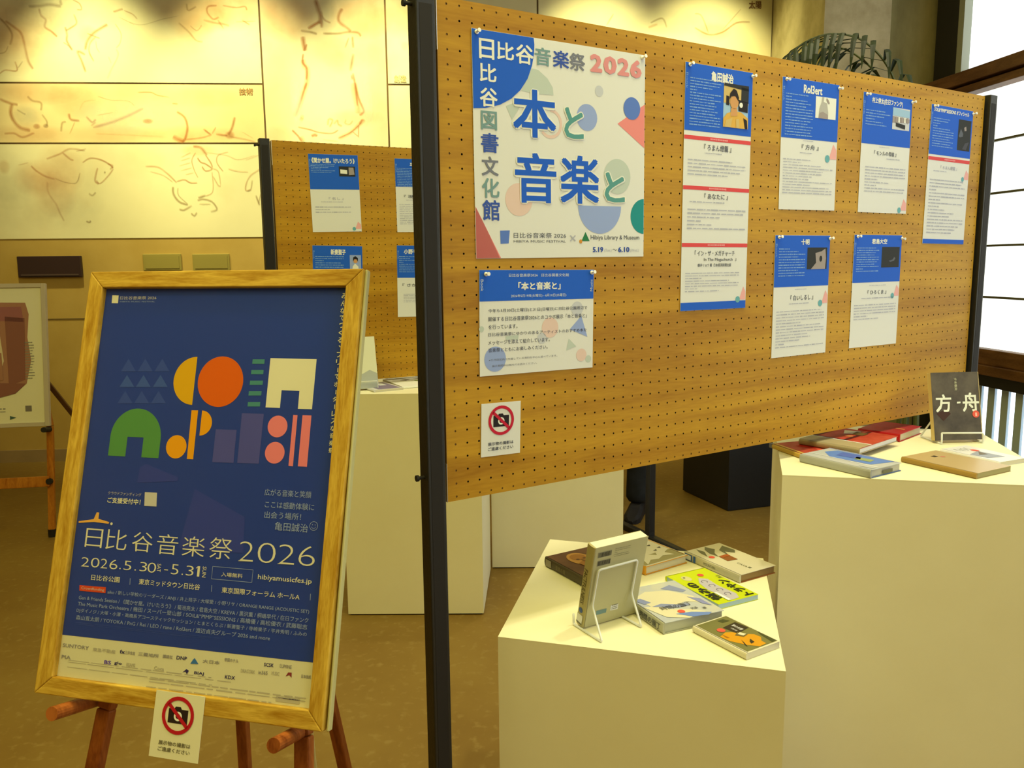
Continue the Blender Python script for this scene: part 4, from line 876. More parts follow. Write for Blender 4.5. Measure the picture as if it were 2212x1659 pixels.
pp([(1145, 1088), (1278, 1092), (1258, 1303), (1122, 1298)], PUR); pp([(1312, 985), (1452, 990), (1420, 1308), (1282, 1303)], PUR)
P.pdisc(e3(1540, 1070), e3(1537, 1001), PNK, 2); P.pdisc(e3(1522, 1238), e3(1519, 1169), PNK, 2)
pp([(1640, 996), (1668, 998), (1638, 1325), (1610, 1322)], PNK); pp([(1700, 998), (1757, 1000), (1728, 1328), (1670, 1325)], PNK)
vt = 'みんなでつくる、フリーでボーダーレスな音楽祭'
n = len(vt)
for i, ch in enumerate(vt):
    if ch == 'ー': 
        u = (i + .5) / n; x = 1968 + (1880 - 1968) * u; yq = 215 + (1250 - 215) * u; pp([(x - 2, yq - 14), (x + 3, yq - 14), (x + 1, yq + 14), (x - 4, yq + 14)], CRM, 3); continue
    u0 = i / n; x = 1968 + (1880 - 1968) * (u0 + .5 / n); y0 = 215 + (1250 - 215) * u0; s_ = 14 if ch not in '、' else 6
    P.text(ch, e3(x - s_, y0 + 3 + (0 if ch != '、' else 4)), e3(x + s_, y0 + (38 if ch != '、' else 20)), CRM, .02, 3)
# park silhouette behind the writing
pp([(700, 1310), (905, 1395), (900, 1420), (640, 1430), (660, 1330)], DB2, 2); pp([(1010, 1470), (1330, 1650), (1320, 1880), (905, 1850)], DB2, 2)
P.line('クラウドファンディング', e3(458, 1484), e3(670, 1500), 7, PAL, 0, 3); P.line('ご支援受付中！', e3(455, 1522), e3(665, 1545), 12, CRM, .02, 3)
pp([(692, 1490), (770, 1494), (766, 1582), (688, 1578)], PAL, 3)
for st, a_, b_ in (('広がる音楽と笑顔', (1460, 1468), (1756, 1510)), ('ここは感動体験に', (1462, 1546), (1775, 1584)), ('出会う場所！', (1458, 1612), (1690, 1656))): P.line(st, e3(*a_), e3(*b_), 14.5, LBL, 0, 3)
P.line('亀田誠治', e4(1380, 234), e4(1570, 270), 18, LBL, 0, 3); q = P.L(e4(1603, 258)); P.ring(q[0], q[1], .0072, .008, LBL, 3); P.disc(q[0] - .0025, q[1] + .002, .0008, LBL, 3); P.disc(q[0] + .0025, q[1] + .002, .0008, LBL, 3); P.ring(q[0], q[1], .0038, .0045, LBL, 3, a0=200, a1=340, n=12)
pp([(243, 230), (330, 218), (348, 178), (362, 180), (357, 216), (420, 235), (416, 245), (330, 234), (243, 240)], ei('crane_orange', (240, 170, 60)), 3, e4); P.pdisc(e4(433, 245), e4(433, 237), CRM, 3)
for st, bx in (('日', (290, 270, 374, 386)), ('比', (410, 275, 515, 400)), ('谷', (560, 290, 665, 412)), ('音', (703, 302, 812, 428)), ('楽', (850, 314, 966, 440)), ('祭', (1006, 322, 1126, 455)), ('2', (1178, 345, 1250, 468)), ('0', (1285, 352, 1377, 476)), ('2', (1405, 362, 1488, 486)), ('6', (1522, 370, 1606, 493))):
    P.text(st, e4(bx[0], bx[1]), e4(bx[2], bx[3]), CRM, -.022 if st.isdigit() else -.008, 3, res=4)
for st, bx in (('2', (262, 437, 300, 495)), ('0', (318, 440, 360, 500)), ('2', (374, 446, 406, 505)), ('6', (425, 450, 465, 510)), ('.', (478, 500, 486, 508)), ('5', (508, 458, 545, 515)), ('.', (566, 508, 574, 516)), ('3', (600, 465, 635, 522)), ('0', (645, 468, 688, 530)),
        ('5', (782, 478, 818, 540)), ('.', (838, 533, 846, 541)), ('3', (868, 486, 905, 547)), ('1', (933, 490, 940, 551))):
    P.text(st, e4(bx[0], bx[1]), e4(bx[2], bx[3]), CRM, -.012, 3, res=3)
pp([(922, 500), (934, 490), (937, 494), (924, 504)], CRM, 3, e4)
P.text('SAT', e4(700, 476), e4(716, 524), CRM, 0, 3, rot=-90); P.text('SUN', e4(962, 492), e4(977, 556), CRM, 0, 3, rot=-90); pp([(738, 508), (760, 510), (760, 515), (738, 513)], CRM, 3, e4)
q0, q1 = P.L(e4(1018, 490)), P.L(e4(1246, 586)); 
for bx in ((q0[0], q0[1], q1[0], q0[1] - .0008), (q0[0], q1[1] + .0008, q1[0], q1[1]), (q0[0], q0[1], q0[0] + .0008, q1[1]), (q1[0] - .0008, q0[1], q1[0], q1[1])): P.rect(*bx, LBL, 3)
P.line('入場無料', e4(1070, 524), e4(1192, 545), 9.5, CRM, 0, 3); P.line('hibiyamusicfes.jp', e4(1282, 536), e4(1592, 575), 14, CRM, .008, 3)
P.line('日比谷公園', e4(318, 538), e4(480, 570), 12, CRM, .008, 3); P.line('東京ミッドタウン日比谷', e4(594, 562), e4(945, 610), 12.5, CRM, .008, 3); P.line('東京国際フォーラム ホールA', e4(1073, 610), e4(1522, 665), 12.5, CRM, .008, 3)
for x, y in ((540, 560), (1012, 600), (1583, 650)): pp([(x, y), (x + 3, y), (x + 1, y + 38), (x - 2, y + 38)], LBL, 3, e4)
pp([(248, 600), (401, 612), (398, 646), (247, 632)], RDD, 3, e4)
P.text('Crowdfunding', e4(260, 608), e4(390, 640), PAL, 0, 4)
for st, a_, b_ in (('aiko / 新しい学校のリーダーズ / ANJI / 井上苑子 / 大塚愛 / 小野リサ / ORANGE RANGE (ACOUSTIC SET)', (412, 626), (1577, 752)),
        ('Gen & Friends Session / 《聞かせ屋。けいたろう》 / 菊池亮太 / 君島大空 / KREVA / 黒沢薫 / 桐嶋早代 / 在日ファンク', (246, 656), (1573, 800)),
        ('The Music Park Orchestra / 幾田 / スーパー登山部 / SOIL&“PIMP”SESSIONS / 高橋優 / 高松優衣 / 武藤聡志', (241, 692), (1566, 842)),
        ('DJダイノジ / 大塚・小澤・高橋系アコースティックセッション / とまとくらぶ / 新妻聖子 / 寺崎果子 / 平井秀明 / ふみの', (233, 732), (1563, 886)),
        ('森山直太朗 / YOYOKA / PnG / Rei / LEO / rane / Rol3ert / 渡辺貞夫グループ 2026 and more', (230, 772), (1350, 908))):
    P.line(st, e4(*a_), e4(*b_), 10.2, LBL, .006, 3)
q0, q1 = P.L(e4(225, 812)), P.L(e4(1060, 922)); P.dashes(q0[0], q0[1], q1[0], q1[1], 2, DBL, 5)
for st, a_, b_, mt in (('SUNTORY', (152, 938), (300, 970), GRY), ('東急不動産', (325, 962), (455, 985), FNT), ('fx', (482, 975), (508, 1003), DK), ('三井住友', (512, 980), (568, 1008), GRY), ('三菱地所', (588, 988), (705, 1020), GRY), ('講談社', (730, 1002), (785, 1033), GRY), ('DNP', (810, 1010), (868, 1034), DK),
        ('大日本', (962, 1030), (1058, 1062), GRY), ('帝国ホテル', (1088, 1022), (1165, 1048), GRY), ('SCSK', (1316, 1050), (1370, 1073), DK), ('LUMINE', (1408, 1058), (1474, 1082), GRY), ('PIA', (145, 1005), (195, 1030), GRY), ('BS', (392, 1036), (428, 1060), ei('logo_violet', (86, 50, 130))), ('glo', (450, 1042), (490, 1066), DK),
        ('BEAMS', (520, 1050), (570, 1068), FNT), ('Coca', (680, 1070), (735, 1098), FNT), ('BIAJ', (912, 1100), (965, 1128), DK), ('KDX', (1090, 1122), (1146, 1144), DK), ('in365', (1284, 1095), (1335, 1118), GRY), ('日本信託', (1532, 1118), (1586, 1140), GRY), ('MUSIC', (1360, 1100), (1402, 1130), FNT), ('DRACORK', (1182, 1085), (1262, 1108), FNT)):
    P.line(st, e4(a_[0], a_[1] - 2), e4(*b_), 8, mt, .02, 2)
pp([(888, 1055), (905, 1030), (914, 1022), (936, 1057)], ei('logo_blue', (60, 110, 130)), 2, e4); pp([(1440, 1128), (1455, 1105), (1475, 1106), (1474, 1136), (1460, 1120)], ei('logo_red', (140, 50, 40)), 2, e4); pp([(842, 1106), (866, 1086), (880, 1095), (868, 1116), (860, 1100)], DK, 2, e4)
for y0, y1, xa, xb in ((1085, 1200, 660, 1560), (1130, 1250, 640, 1360)):
    q0, q1 = P.L(e4(xa, y0 - 20)), P.L(e4(xb, y0 + 120)); P.dashes(q0[0], q0[1] - .02, q1[0], q0[1] - .03, 2, FNT, y0)
P.dashes(.02, -.700, .44, -.707, 2, FNT, 8); P.dashes(.02, -.712, .36, -.716, 1, FNT, 9)
q0, q1 = P.L(e4(1385, 1240)), P.L(e4(1520, 1290)); P.rect(q0[0], q0[1], q1[0], q1[1], FNT, 2); P.text('NYSAH 募集中!', e4(1400, 1248), e4(1510, 1268), DK, .01, 3)
P.build('print', fr)
# acrylic pane
gm = bpy.data.materials.new('acrylic_glazing'); gm.use_nodes = True; nt = gm.node_tree
for n_ in list(nt.nodes):
    if n_.type != 'OUTPUT_MATERIAL': nt.nodes.remove(n_)
tb = nt.nodes.new('ShaderNodeBsdfTransparent'); gb = nt.nodes.new('ShaderNodeBsdfGlossy'); gb.inputs['Roughness'].default_value = .04; lw = nt.nodes.new('ShaderNodeLayerWeight'); pw_ = nt.nodes.new('ShaderNodeMath'); pw_.operation = 'POWER'; pw_.inputs[1].default_value = 4; nt.links.new(lw.outputs['Facing'], pw_.inputs[0]); fz = nt.nodes.new('ShaderNodeMath'); fz.operation = 'MULTIPLY_ADD'; fz.inputs[1].default_value = .5; fz.inputs[2].default_value = .022; nt.links.new(pw_.outputs[0], fz.inputs[0]); mx = nt.nodes.new('ShaderNodeMixShader')
nt.links.new(fz.outputs[0], mx.inputs[0]); nt.links.new(tb.outputs[0], mx.inputs[1]); nt.links.new(gb.outputs[0], mx.inputs[2]); nt.links.new(mx.outputs[0], nt.nodes['Material Output'].inputs[0])
MB().box(0, PW, -PH, 0, .004, .006).build('acrylic_pane', gm, fr)
# no photography sign taped to the bottom of the frame
SM = EM @ Matrix.Translation((.2216, -.7305, .0135)) @ Matrix.Rotation(math.radians(-.6), 4, 'Z')
sg = empty('no_photography_sign', mw=SM); tag(sg, 'small white no-photography sign hanging from the bottom of the oak frame', 'sign', 'no-photography signs')
paper(sg, .0975, .1105, M['paper_e']); P = Print(SM, .0003); no_photo(P, .0975, .1105, ei('sign_red', (184, 24, 24)), ei('sign_black', (44, 30, 16)), ei('sign_text', (110, 96, 50))); P.build('print', sg)

def easel(mwE, pw, ph, foot_drop, label, pegs, mt, legs, centre=True):
    """legs in frame coordinates behind the picture plane"""
    r = empty('display_easel', loc=(mwE.translation.x, mwE.translation.y, 0)); tag(r, label, 'easel', 'wooden display easels')
    base = Matrix.Translation(-Vector((mwE.translation.x, mwE.translation.y, 0)))
    def wpt(x, y, z): return base @ (mwE @ Vector((x, y, z)))
    def drop(pt, direc):      # follow a direction down to the floor
        t = (0.012 - pt.z) / direc.z; return pt + direc * t
    dn = (mwE.to_3x3() @ Vector((0, -1, 0)))
    xd = mwE.to_3x3() @ Vector((1, 0, 0))
    for sx, xx in ((-1, legs[0]), (1, legs[1])):
        top = wpt(pw / 2 + sx * .03, .02, -.05); mid = wpt(xx, -ph - .06, -.05)
        bot = drop(mid, (dn + xd * sx * .10).normalized())
        o = MB().beam(top, mid, .030, .022, mwE.to_3x3() @ Vector((0, 0, 1))).beam(mid, bot, .030, .022, mwE.to_3x3() @ Vector((0, 0, 1))).build('front_leg', mt, r); bevel(o, .004)
        MB().tube([bot + Vector((0, 0, .02)), bot - Vector((0, 0, .012))], .019, 12).build('rubber_foot', M['rubber'], o)
    a_ = wpt(legs[0] + .01, -ph - .20, -.055); b_ = wpt(legs[1] - .01, -ph - .20, -.055)
    bevel(MB().beam(a_, b_, .034, .020, mwE.to_3x3() @ Vector((0, 0, 1))).build('cross_bar', mt, r), .003)
    for x in pegs:
        o = MB().tube([wpt(x, -ph - .052, -.07), wpt(x, -ph - .052, .045)], .0125, 16).build('support_peg', mt, r)
        MB().tube([wpt(x, -ph - .052, .045), wpt(x, -ph - .052, .047)], .0125, 16).build('peg_end', mt, o)
    back = (mwE.to_3x3() @ Vector((0, 0, -1))); back.z = 0; back.normalize()
    for sx in (-1, 1):
        top = wpt(pw / 2 + .03 * sx, -.10, -.06); bot = drop(top, (Vector((0, 0, -1)) + back * .14 + xd * (.10 * sx)).normalized())
        o = bevel(MB().beam(top, bot, .026, .020, back).build('rear_leg', mt, r), .003)
        MB().tube([bot + Vector((0, 0, .02)), bot - Vector((0, 0, .012))], .017, 12).build('rubber_foot', M['rubber'], o)
    return r
eas = easel(EM, PW, PH, .6, 'reddish wooden easel in front carrying the oak framed blue poster', (.040, .475), M['redwood'], (.075, .480))
_a = on_plane(668, 1570, (0, 1.60, 0), (.24, -1, 0)); _b = on_plane(677, 1659, (0, 1.60, 0), (.24, -1, 0)); _d = (_b - _a); _c = _a + _d * ((_a.z - .01) / -_d.z)
_o = Vector((EO.x, EO.y, 0)); bevel(MB().beam(_a - _o, _c - _o, .014, .012, (.24, -1, 0)).build('pale_prop_strip', mat('pale_strip', (.62, .52, .22), .5), eas), .002)

# ------------------------------------------------------------------ second easel far left with a framed brown print
wl_ = on_plane(98, 612, (0, 4.72, 0), (.17, -1, 0))
SX = Vector((.985, .17, 0)).normalized(); SU = Vector((0, 0, 1)); 
n_ = SX.cross(Vector((0, 0, 1))); tl = math.radians(9); SU = (Vector((0, 0, 1)) * math.cos(tl) - n_ * math.sin(tl)).normalized(); SN = SX.cross(SU)
fw, fh = .56, .745
SO = wl_ - SX * fw
SMx = frame(SO, SX, SU, SN)
f2 = empty('framed_print', mw=SMx); tag(f2, 'pale framed brown print on the far left easel, cut by the picture edge', 'framed print')
tanm = mat('pale_frame', seen((175, 150, 75), (212, 196, 112)), .5)
for nm, bx in (('side_rail', (0, .022, -fh, 0)), ('side_rail', (fw - .022, fw, -fh, 0)), ('top_rail', (.022, fw - .022, -.022, 0)), ('bottom_rail', (.022, fw - .022, -fh, -fh + .022))):
    bevel(MB().box(bx[0], bx[1], bx[2], bx[3], -.02, .008).build(nm, tanm, f2), .002)
MB().box(.022, fw - .022, -fh + .022, -.022, -.02, 0).build('print_sheet', M['paper_e'], f2)
W2 = (208, 196, 112)
P = Print(SMx, .0008)
br = [ink('etch_a', (150, 100, 44), W2), ink('etch_b', (124, 74, 34), W2), ink('etch_c', (150, 104, 36), W2), ink('etch_d', (138, 80, 44), W2), ink('etch_light', (196, 170, 80), W2)]
P.poly([(.06, -.09), (.46, -.10), (.475, -.16), (.465, -.28), (.48, -.40), (.455, -.52), (.40, -.57), (.28, -.60), (.10, -.58), (.05, -.45)], br[0], 1)
P.poly([(.10, -.12), (.44, -.12), (.45, -.20), (.30, -.19), (.10, -.22)], br[3], 2); P.poly([(.36, -.17), (.455, -.18), (.45, -.50), (.37, -.53)], br[1], 2)
P.poly([(.10, -.24), (.33, -.22), (.35, -.40), (.32, -.50), (.12, -.52)], br[4], 3); P.poly([(.20, -.30), (.28, -.26), (.32, -.34), (.27, -.50), (.18, -.54)], br[2], 4); P.disc(.245, -.27, .03, br[1], 5)
P.poly([(.05, -.50), (.45, -.52), (.40, -.57), (.28, -.60), (.10, -.58)], br[1], 5); P.poly([(.29, -.34), (.34, -.36), (.345, -.50), (.30, -.50)], br[0], 5)
P.dashes(.47 - .02, -.30, .495, -.50, 14, ink('etch_text', (130, 118, 60), W2), 3); P.rect(.445, -.635, .475, -.665, ink('stamp', (110, 96, 50), W2), 2); P.poly([(.37, -.685), (.40, -.695), (.37, -.705)], ink('logo_g', (60, 80, 40), W2), 2); P.dashes(.05, -.64, .35, -.67, 2, ink('etch_text', (130, 118, 60), W2), 5)
P.build('print', f2)
orm = wood('orange_easel_wood', (.32, .10, .012, 1), (.55, .22, .03, 1), 3, (12, 12, 2), .4, 8, 20)
r2 = empty('display_easel', loc=(SO.x + .4, SO.y, 0)); tag(r2, 'orange-brown wooden easel at the far left edge of the picture', 'easel', 'wooden display easels')
b0 = Vector((SO.x + .4, SO.y, 0)); dn = -SU
for s_ in (0, 1):
    p = SMx @ Vector((fw - .012 if s_ else .012, -fh - .002, -.035)); q = p + dn * ((p.z - .02) / SU.z) + SX * (.03 if s_ else -.03)
    if s_: q = on_plane(108, 1100, p + Vector((0, -.07, 0)), (0, -1, 0)); q.z = .02
    up = p + SU * .5 - SX * (.08 if s_ else -.08)
    o = bevel(MB().beam(up - b0, p - b0, .032, .024, SN).beam(p - b0, q - b0, .032, .024, SN).build('front_leg', orm, r2), .003)
    MB().tube([q - b0 + Vector((0, 0, .02)), q - b0 - Vector((0, 0, .02))], .02, 12).build('rubber_foot', M['rubber'], o)
    o = MB().tube([p - b0 + SN * -.01 + dn * .016, p - b0 + SN * .09 + dn * .016], .014, 12).build('support_peg', M['rubber'] if s_ else orm, r2)
    t0 = p + SU * .35 - SX * (.10 if s_ else -.10) - SN * .03; t1 = Vector((t0.x + (.34 if s_ else -.34), t0.y + .42, .02))
    o = bevel(MB().beam(t0 - b0, t1 - b0, .024, .020, SN).build('rear_leg', mat('dark_easel_leg', (.09, .035, .012), .5), r2), .003)
zc = -fh - .29
pa = SMx @ Vector((.02, zc, -.03)); pb = SMx @ Vector((fw - .02, zc, -.03))
bevel(MB().beam(pa - b0, pb - b0, .055, .022, SN).build('cross_bar', orm, r2), .003)
MB().tube([pb - b0 - SN * .02, pb - b0 + SN * .016], .016, 10).build('knob', M['rubber'], r2)

# ------------------------------------------------------------------ books
def ip(name, t, rough=.45): return ink('cover_' + name, t, WP, rough)
pagem = mat('page_block', seen((236, 222, 150), WP), .85)
PG = {}
def lamlines(m_):
    nt = m_.node_tree; b = nt.nodes['Principled BSDF']; wv = nt.nodes.new('ShaderNodeTexWave'); wv.bands_direction = 'Z'; wv.inputs['Scale'].default_value = 260; wv.inputs['Distortion'].default_value = .6
    tc = nt.nodes.new('ShaderNodeTexCoord'); nt.links.new(tc.outputs['Object'], wv.inputs['Vector']); bp = nt.nodes.new('ShaderNodeBump'); bp.inputs['Strength'].default_value = .25; bp.inputs['Distance'].default_value = .0008
    nt.links.new(wv.outputs['Fac'], bp.inputs['Height']); nt.links.new(bp.outputs['Normal'], b.inputs['Normal'])
lamlines(pagem)
def book(O, X, Z, w_, h_, th, label, cover, spine=None, pages=None, spine_side='left', group=None, name='book', hard=False, back=None):
    """O = top-left corner of the front cover, X right, Z out of the cover; thickness goes to -Z. spine_side in left/right/top/bottom"""
    X = Vector(X).normalized(); Z = Vector(Z).normalized(); Y = Z.cross(X)
    mw = frame(O, X, Y, Z); r = empty(name, mw=mw); tag(r, label, 'book', group)
    c_ = .0016 if hard else .0007; ins = .003 if hard else .0008
    spine = spine or cover; pages = pages or pagem; back = back or spine
    L_, R2, T_, B_ = ins, w_ - ins, -ins, -h_ + ins
    if spine_side == 'left': L_ = .002
    if spine_side == 'right': R2 = w_ - .002
    if spine_side == 'top': T_ = -.002
    if spine_side == 'bottom': B_ = -h_ + .002
    bevel(MB().box(0, w_, -h_, 0, -c_, 0).build('front_cover', cover, r), .0005)
    bevel(MB().box(0, w_, -h_, 0, -th, -th + c_).build('back_cover', back, r), .0005)
    MB().box(L_, R2, B_, T_, -th + c_, -c_).build('page_block', pages, r)
    # rounded spine
    n = 7; b = MB(); prof = []
    for k in range(n):
        t = math.pi * k / (n - 1); prof.append((-math.sin(t) * .0035 - .0003, -th / 2 + math.cos(t) * th / 2))
    prof += [(.002, -th), (.002, 0)]
    V = []
    for e in (0, 1):
        for d_, z in prof:
            if spine_side == 'left': V.append((d_, -h_ * e, z))
            elif spine_side == 'right': V.append((w_ - d_, -h_ * e, z))
            elif spine_side == 'bottom': V.append((w_ * e, -h_ + d_, z))
            else: V.append((w_ * e, -d_, z))
    m_ = len(prof)
    b.add(V, [tuple(range(m_)), tuple(range(2 * m_ - 1, m_ - 1, -1))] + [(i, (i + 1) % m_, m_ + (i + 1) % m_, m_ + i) for i in range(m_)])
    b.build('spine', spine, r)
    return r, mw
def flat_book(quad, z, th, label, cover, **k):
    """quad: photo positions of the cover's top-left, top-right, bottom-right, bottom-left (as the cover reads), lying at height z"""
    p = [on_z(q[0], q[1], z + th) for q in quad]
    X = ((p[1] - p[0]) + (p[2] - p[3])); X.z = 0; X.normalize(); Y = Vector((-X.y, X.x, 0))
    ww = ((p[1] - p[0]).length + (p[2] - p[3]).length) / 2; hh = ((p[3] - p[0]).length + (p[2] - p[1]).length) / 2
    c0 = sum(p, Vector()) / 4
    # make sure the cover frame is right handed with z up
    O = c0 - X * ww / 2 + Y * hh / 2
    return book(O, X, (0, 0, 1), ww, hh, th, label, cover, **k) + (ww, hh)
Z1 = .6556; Z2 = .9006
GB1 = 'books on the low front plinth'; GB2 = 'books on the tall right plinth'
def c3(x, y): return (1060 + x / 3.3515, 1120 + y / 3.3515)
stick = ink('sticker_red', (240, 96, 56), WP); wht = ink('cover_white', (250, 244, 190), WP); labelm = ink('label_blue', (70, 105, 140), WP)

# standing book seen from behind on a wire rest
def stand_rest(): pass
BL, BR = Vector((.1415, 1.585, .6585)), Vector((.2570, 1.655, .6585))
X = (BR - BL).normalized(); nr_ = Vector((X.y, -X.x, 0)); t = math.radians(-12.2); up = Vector((0, 0, 1)) * math.cos(t) - nr_ * math.sin(t); out = X.cross(up)
if out.dot(nr_) < 0: out = -out
bh_, bw_, bt_ = .186, .136, .025
offw = ip('ivory', (205, 195, 115)); offs = ip('ivory_spine', (196, 180, 96))
r, mw = book(BL + up * bh_, X, out, bw_, bh_, bt_, 'thick ivory book standing upright on a wire rest, its back cover towards us', offw, spine=offs, pages=ip('ivory_pages', (250, 240, 165)), spine_side='left', group=GB1)
P = Print(mw, .0004)
def z4(x, y): return (1220 + x / 6.146, 1130 + y / 6.146)
bcm = ip('barcode', (110, 108, 70)); lb1 = ip('barcode_dark', (50, 46, 40))
for (xa, ya), (xb, yb) in (((450, 400), (615, 440)), ((440, 510), (595, 548))):
    q0, q1 = P.L(z4(xa, ya)), P.L(z4(xb, yb - 30)); h0 = .0105
    rd = random.Random(int(xa)); x = q0[0]
    P.rect(q0[0] - .001, q0[1] + .001, q1[0] + .001, q0[1] - h0 - .001, ip('barcode_field', (176, 170, 110)), 1)
    while x < q1[0]:
        w0 = rd.uniform(.0004, .0012); P.rect(x, q0[1], x + w0, q0[1] - h0, lb1 if rd.random() < .6 else bcm, 2); x += w0 + rd.uniform(.0004, .001)
q0 = P.L(z4(670, 340)); P.dashes(q0[0], q0[1] + .002, q0[0] + .04, q0[1] - .02, 5, bcm, 5, h=.2); 
q0, q1 = P.L(z4(415, 1170)), P.L(z4(555, 1170)); P.poly([P.L(z4(*q)) for q in ((418, 1165), (555, 1130), (545, 1185), (415, 1220))], ip('teal_label', (120, 150, 118)), 1); P.poly([P.L(z4(*q)) for q in ((610, 1095), (710, 1065), (700, 1140), (600, 1160))], wht, 1)
P.dashes(P.L(z4(625, 1080))[0], P.L(z4(625, 1080))[1], P.L(z4(700, 1080))[0], P.L(z4(690, 1130))[1], 3, bcm, 4)
P.build('print', r)
# spine lettering: on the left side face
SPM = frame(mw @ Vector((-.0042, 0, -bt_)), -up, out, -X) if False else frame(mw @ Vector((-.0040, 0, -bt_)), (mw.to_3x3() @ Vector((0, 0, 1))), (mw.to_3x3() @ Vector((0, 1, 0))), (mw.to_3x3() @ Vector((-1, 0, 0))))
P = Print(SPM, .0003); P.text('FACTFULNESS', (.006, -.055), (.017, -.135), ip('spine_text', (92, 80, 40)), 0, 1, px=False, rot=-90); P.disc(bt_ / 2, -.150, .006, ip('blue_dot', (70, 96, 128)), 1); P.rect(.003, -.160, .021, -.180, wht, 1); P.rect(.003, -.178, .021, -.181, bcm, 2)
o = P.build('spine_lettering', r); o.matrix_parent_inverse = mw.inverted(); o.matrix_basis = SPM
# wire rest
wm = mat('white_wire', seen((250, 246, 190), WP), .35)
def wire(pts, name, label, r_=.0024, parent=None):
    P_ = [Vector(p) for p in pts]; Q = [P_[0]]
    for i in range(1, len(P_) - 1):
        a, b, c_ = P_[i - 1], P_[i], P_[i + 1]; d1 = (a - b).normalized(); d2 = (c_ - b).normalized(); rr = min(.007, (a - b).length / 3, (c_ - b).length / 3)
        for k in range(5):
            t = k / 4; Q.append((b + d1 * rr) * (1 - t) ** 2 + b * 2 * t * (1 - t) + (b + d2 * rr) * t * t)
    Q.append(P_[-1]); return MB().tube(Q, r_, 8)
zf = Z1 + .0022
A1, A2 = on_z(1300.5, 1387, zf), on_z(1386, 1355, zf); F1, F2 = on_z(1257.4, 1359.4, zf), on_z(1345, 1332.6, zf)
def onb(x, y): q = on_plane(*z4(x, y), BL + out * .0045, out); return q
m1, m2, t1, t2 = onb(365, 1100), onb(885, 935), onb(448, 625), onb(968, 485)
F1b = F1 - nr_ * .03; F2b = F2 - nr_ * .03
w0 = wire([F1b + Vector((0, 0, .022)), F1b, A1, m1, t1, t2, m2, A2, F2b, F2b + Vector((0, 0, .022))], 'book_rest', '')
ro = w0.build('book_rest', wm, smooth=True); tag(ro, 'white bent wire rest propping the upright ivory book', 'book stand', 'white wire book rests')

# dark brown book behind it, left
p0, p1 = on_z(1179, 1202, Z1 + .024), on_z(1266, 1182, Z1 + .024)
X = (p1 - p0); wl0 = X.length; X.z = 0; X.normalize(); Yd = Vector((-X.y, X.x, 0))
dbr = mottled('dark_brown_cover', seen((84, 58, 32), WP), seen((110, 74, 40), WP), 14, .4); dsp = ip('dark_spine', (92, 80, 44))
r, mw = book(p0, X, (0, 0, 1), .130, .188, .024, 'dark brown hardback with a golden bearded face, left behind the upright book', dbr, spine=dsp, spine_side='left', group=GB1, hard=True)
P = Print(mw, .0004); f1, f2_, f3 = ip('gold_a', (196, 140, 52)), ip('gold_b', (168, 112, 40)), ip('gold_c', (140, 96, 40))
P.poly([(.022, -.188), (.026, -.150), (.030, -.120), (.050, -.104), (.085, -.10), (.13, -.11), (.13, -.188)], f2_, 1)
P.disc(.062, -.060, .030, f1, 2, ry=.042); P.disc(.062, -.048, .020, f2_, 3, ry=.020); P.poly([(.040, -.085), (.062, -.072), (.086, -.085), (.084, -.115), (.062, -.128), (.044, -.112)], f2_, 3)
P.disc(.053, -.062, .004, dbr, 4); P.disc(.072, -.062, .004, dbr, 4); P.poly([(.060, -.064), (.065, -.064), (.068, -.080), (.058, -.080)], f3, 4); P.poly([(.035, -.140), (.060, -.125), (.058, -.188), (.040, -.188)], f1, 3); P.poly([(.075, -.135), (.11, -.125), (.12, -.17), (.08, -.165)], f1, 3); P.poly([(.055, -.13), (.075, -.13), (.07, -.188), (.058, -.188)], f3, 4)
P.dashes(.09, -.03, .128, -.036, 1, f3, 2); P.build('print', r)
LM = frame(mw @ Vector((-.0042, 0, 0)), mw.to_3x3() @ Vector((0, -1, 0)), mw.to_3x3() @ Vector((0, 0, 1)), mw.to_3x3() @ Vector((-1, 0, 0)))
P = Print(LM, .0004); P.rect(.006, -.003, .030, -.021, ip('pale_label', (170, 158, 104)), 1); P.text('聖書の道', (.05, -.006), (.09, -.017), ip('gold_text', (150, 132, 70)), 0, 1, px=False); o = P.build('spine_lettering', r); o.matrix_parent_inverse = mw.inverted(); o.matrix_basis = LM

# orange edged book
yel = ip('orange_edge', (236, 160, 24)); kh = ip('khaki_cover', (172, 158, 84)); crm = ip('cream_cover', (240, 226, 150)); dk = ip('dark_ink', (60, 58, 36))
pF, pR = on_z(1387, 1226, Z1 + .022), on_z(1485, 1198, Z1 + .022); X = pR - pF; X.z = 0; ow = .140; X.normalize(); Y = Vector((-X.y, X.x, 0))
r, mw = book(pR - X * ow + Y * .19, X, (0, 0, 1), ow, .19, .022, 'orange-edged hardback with a cream star pattern, behind the upright book', crm, spine=yel, spine_side='left', hard=True, back=yel, group=GB1)
MB().box(-.0006, ow + .0006, -.1906, .0006, -.0022, -.0006).build('cover_edge', yel, r)
P = Print(mw, .0004); P.rect(.004, -.135, ow - .004, -.186, kh, 1); P.poly([(.012, -.186), (.03, -.14), (.05, -.128), (.075, -.150), (.09, -.125), (.128, -.133), (.105, -.145), (.115, -.170), (.085, -.160), (.06, -.172), (.04, -.165)], crm, 2)
for x, y in ((.07, -.10), (.10, -.085), (.055, -.06), (.09, -.12), (.112, -.11)): P.poly([(x, y), (x + .012, y + .002), (x + .008, y - .006)], dk, 2)
P.rect(.05, -.02, .12, -.026, kh, 1); P.dashes(.03, -.03, .09, -.055, 4, dk, 6, h=.2); P.rect(.003, -.003, ow - .003, -.006, yel, 1); P.rect(ow - .006, -.003, ow - .003, -.186, yel, 1); P.build('print', r)

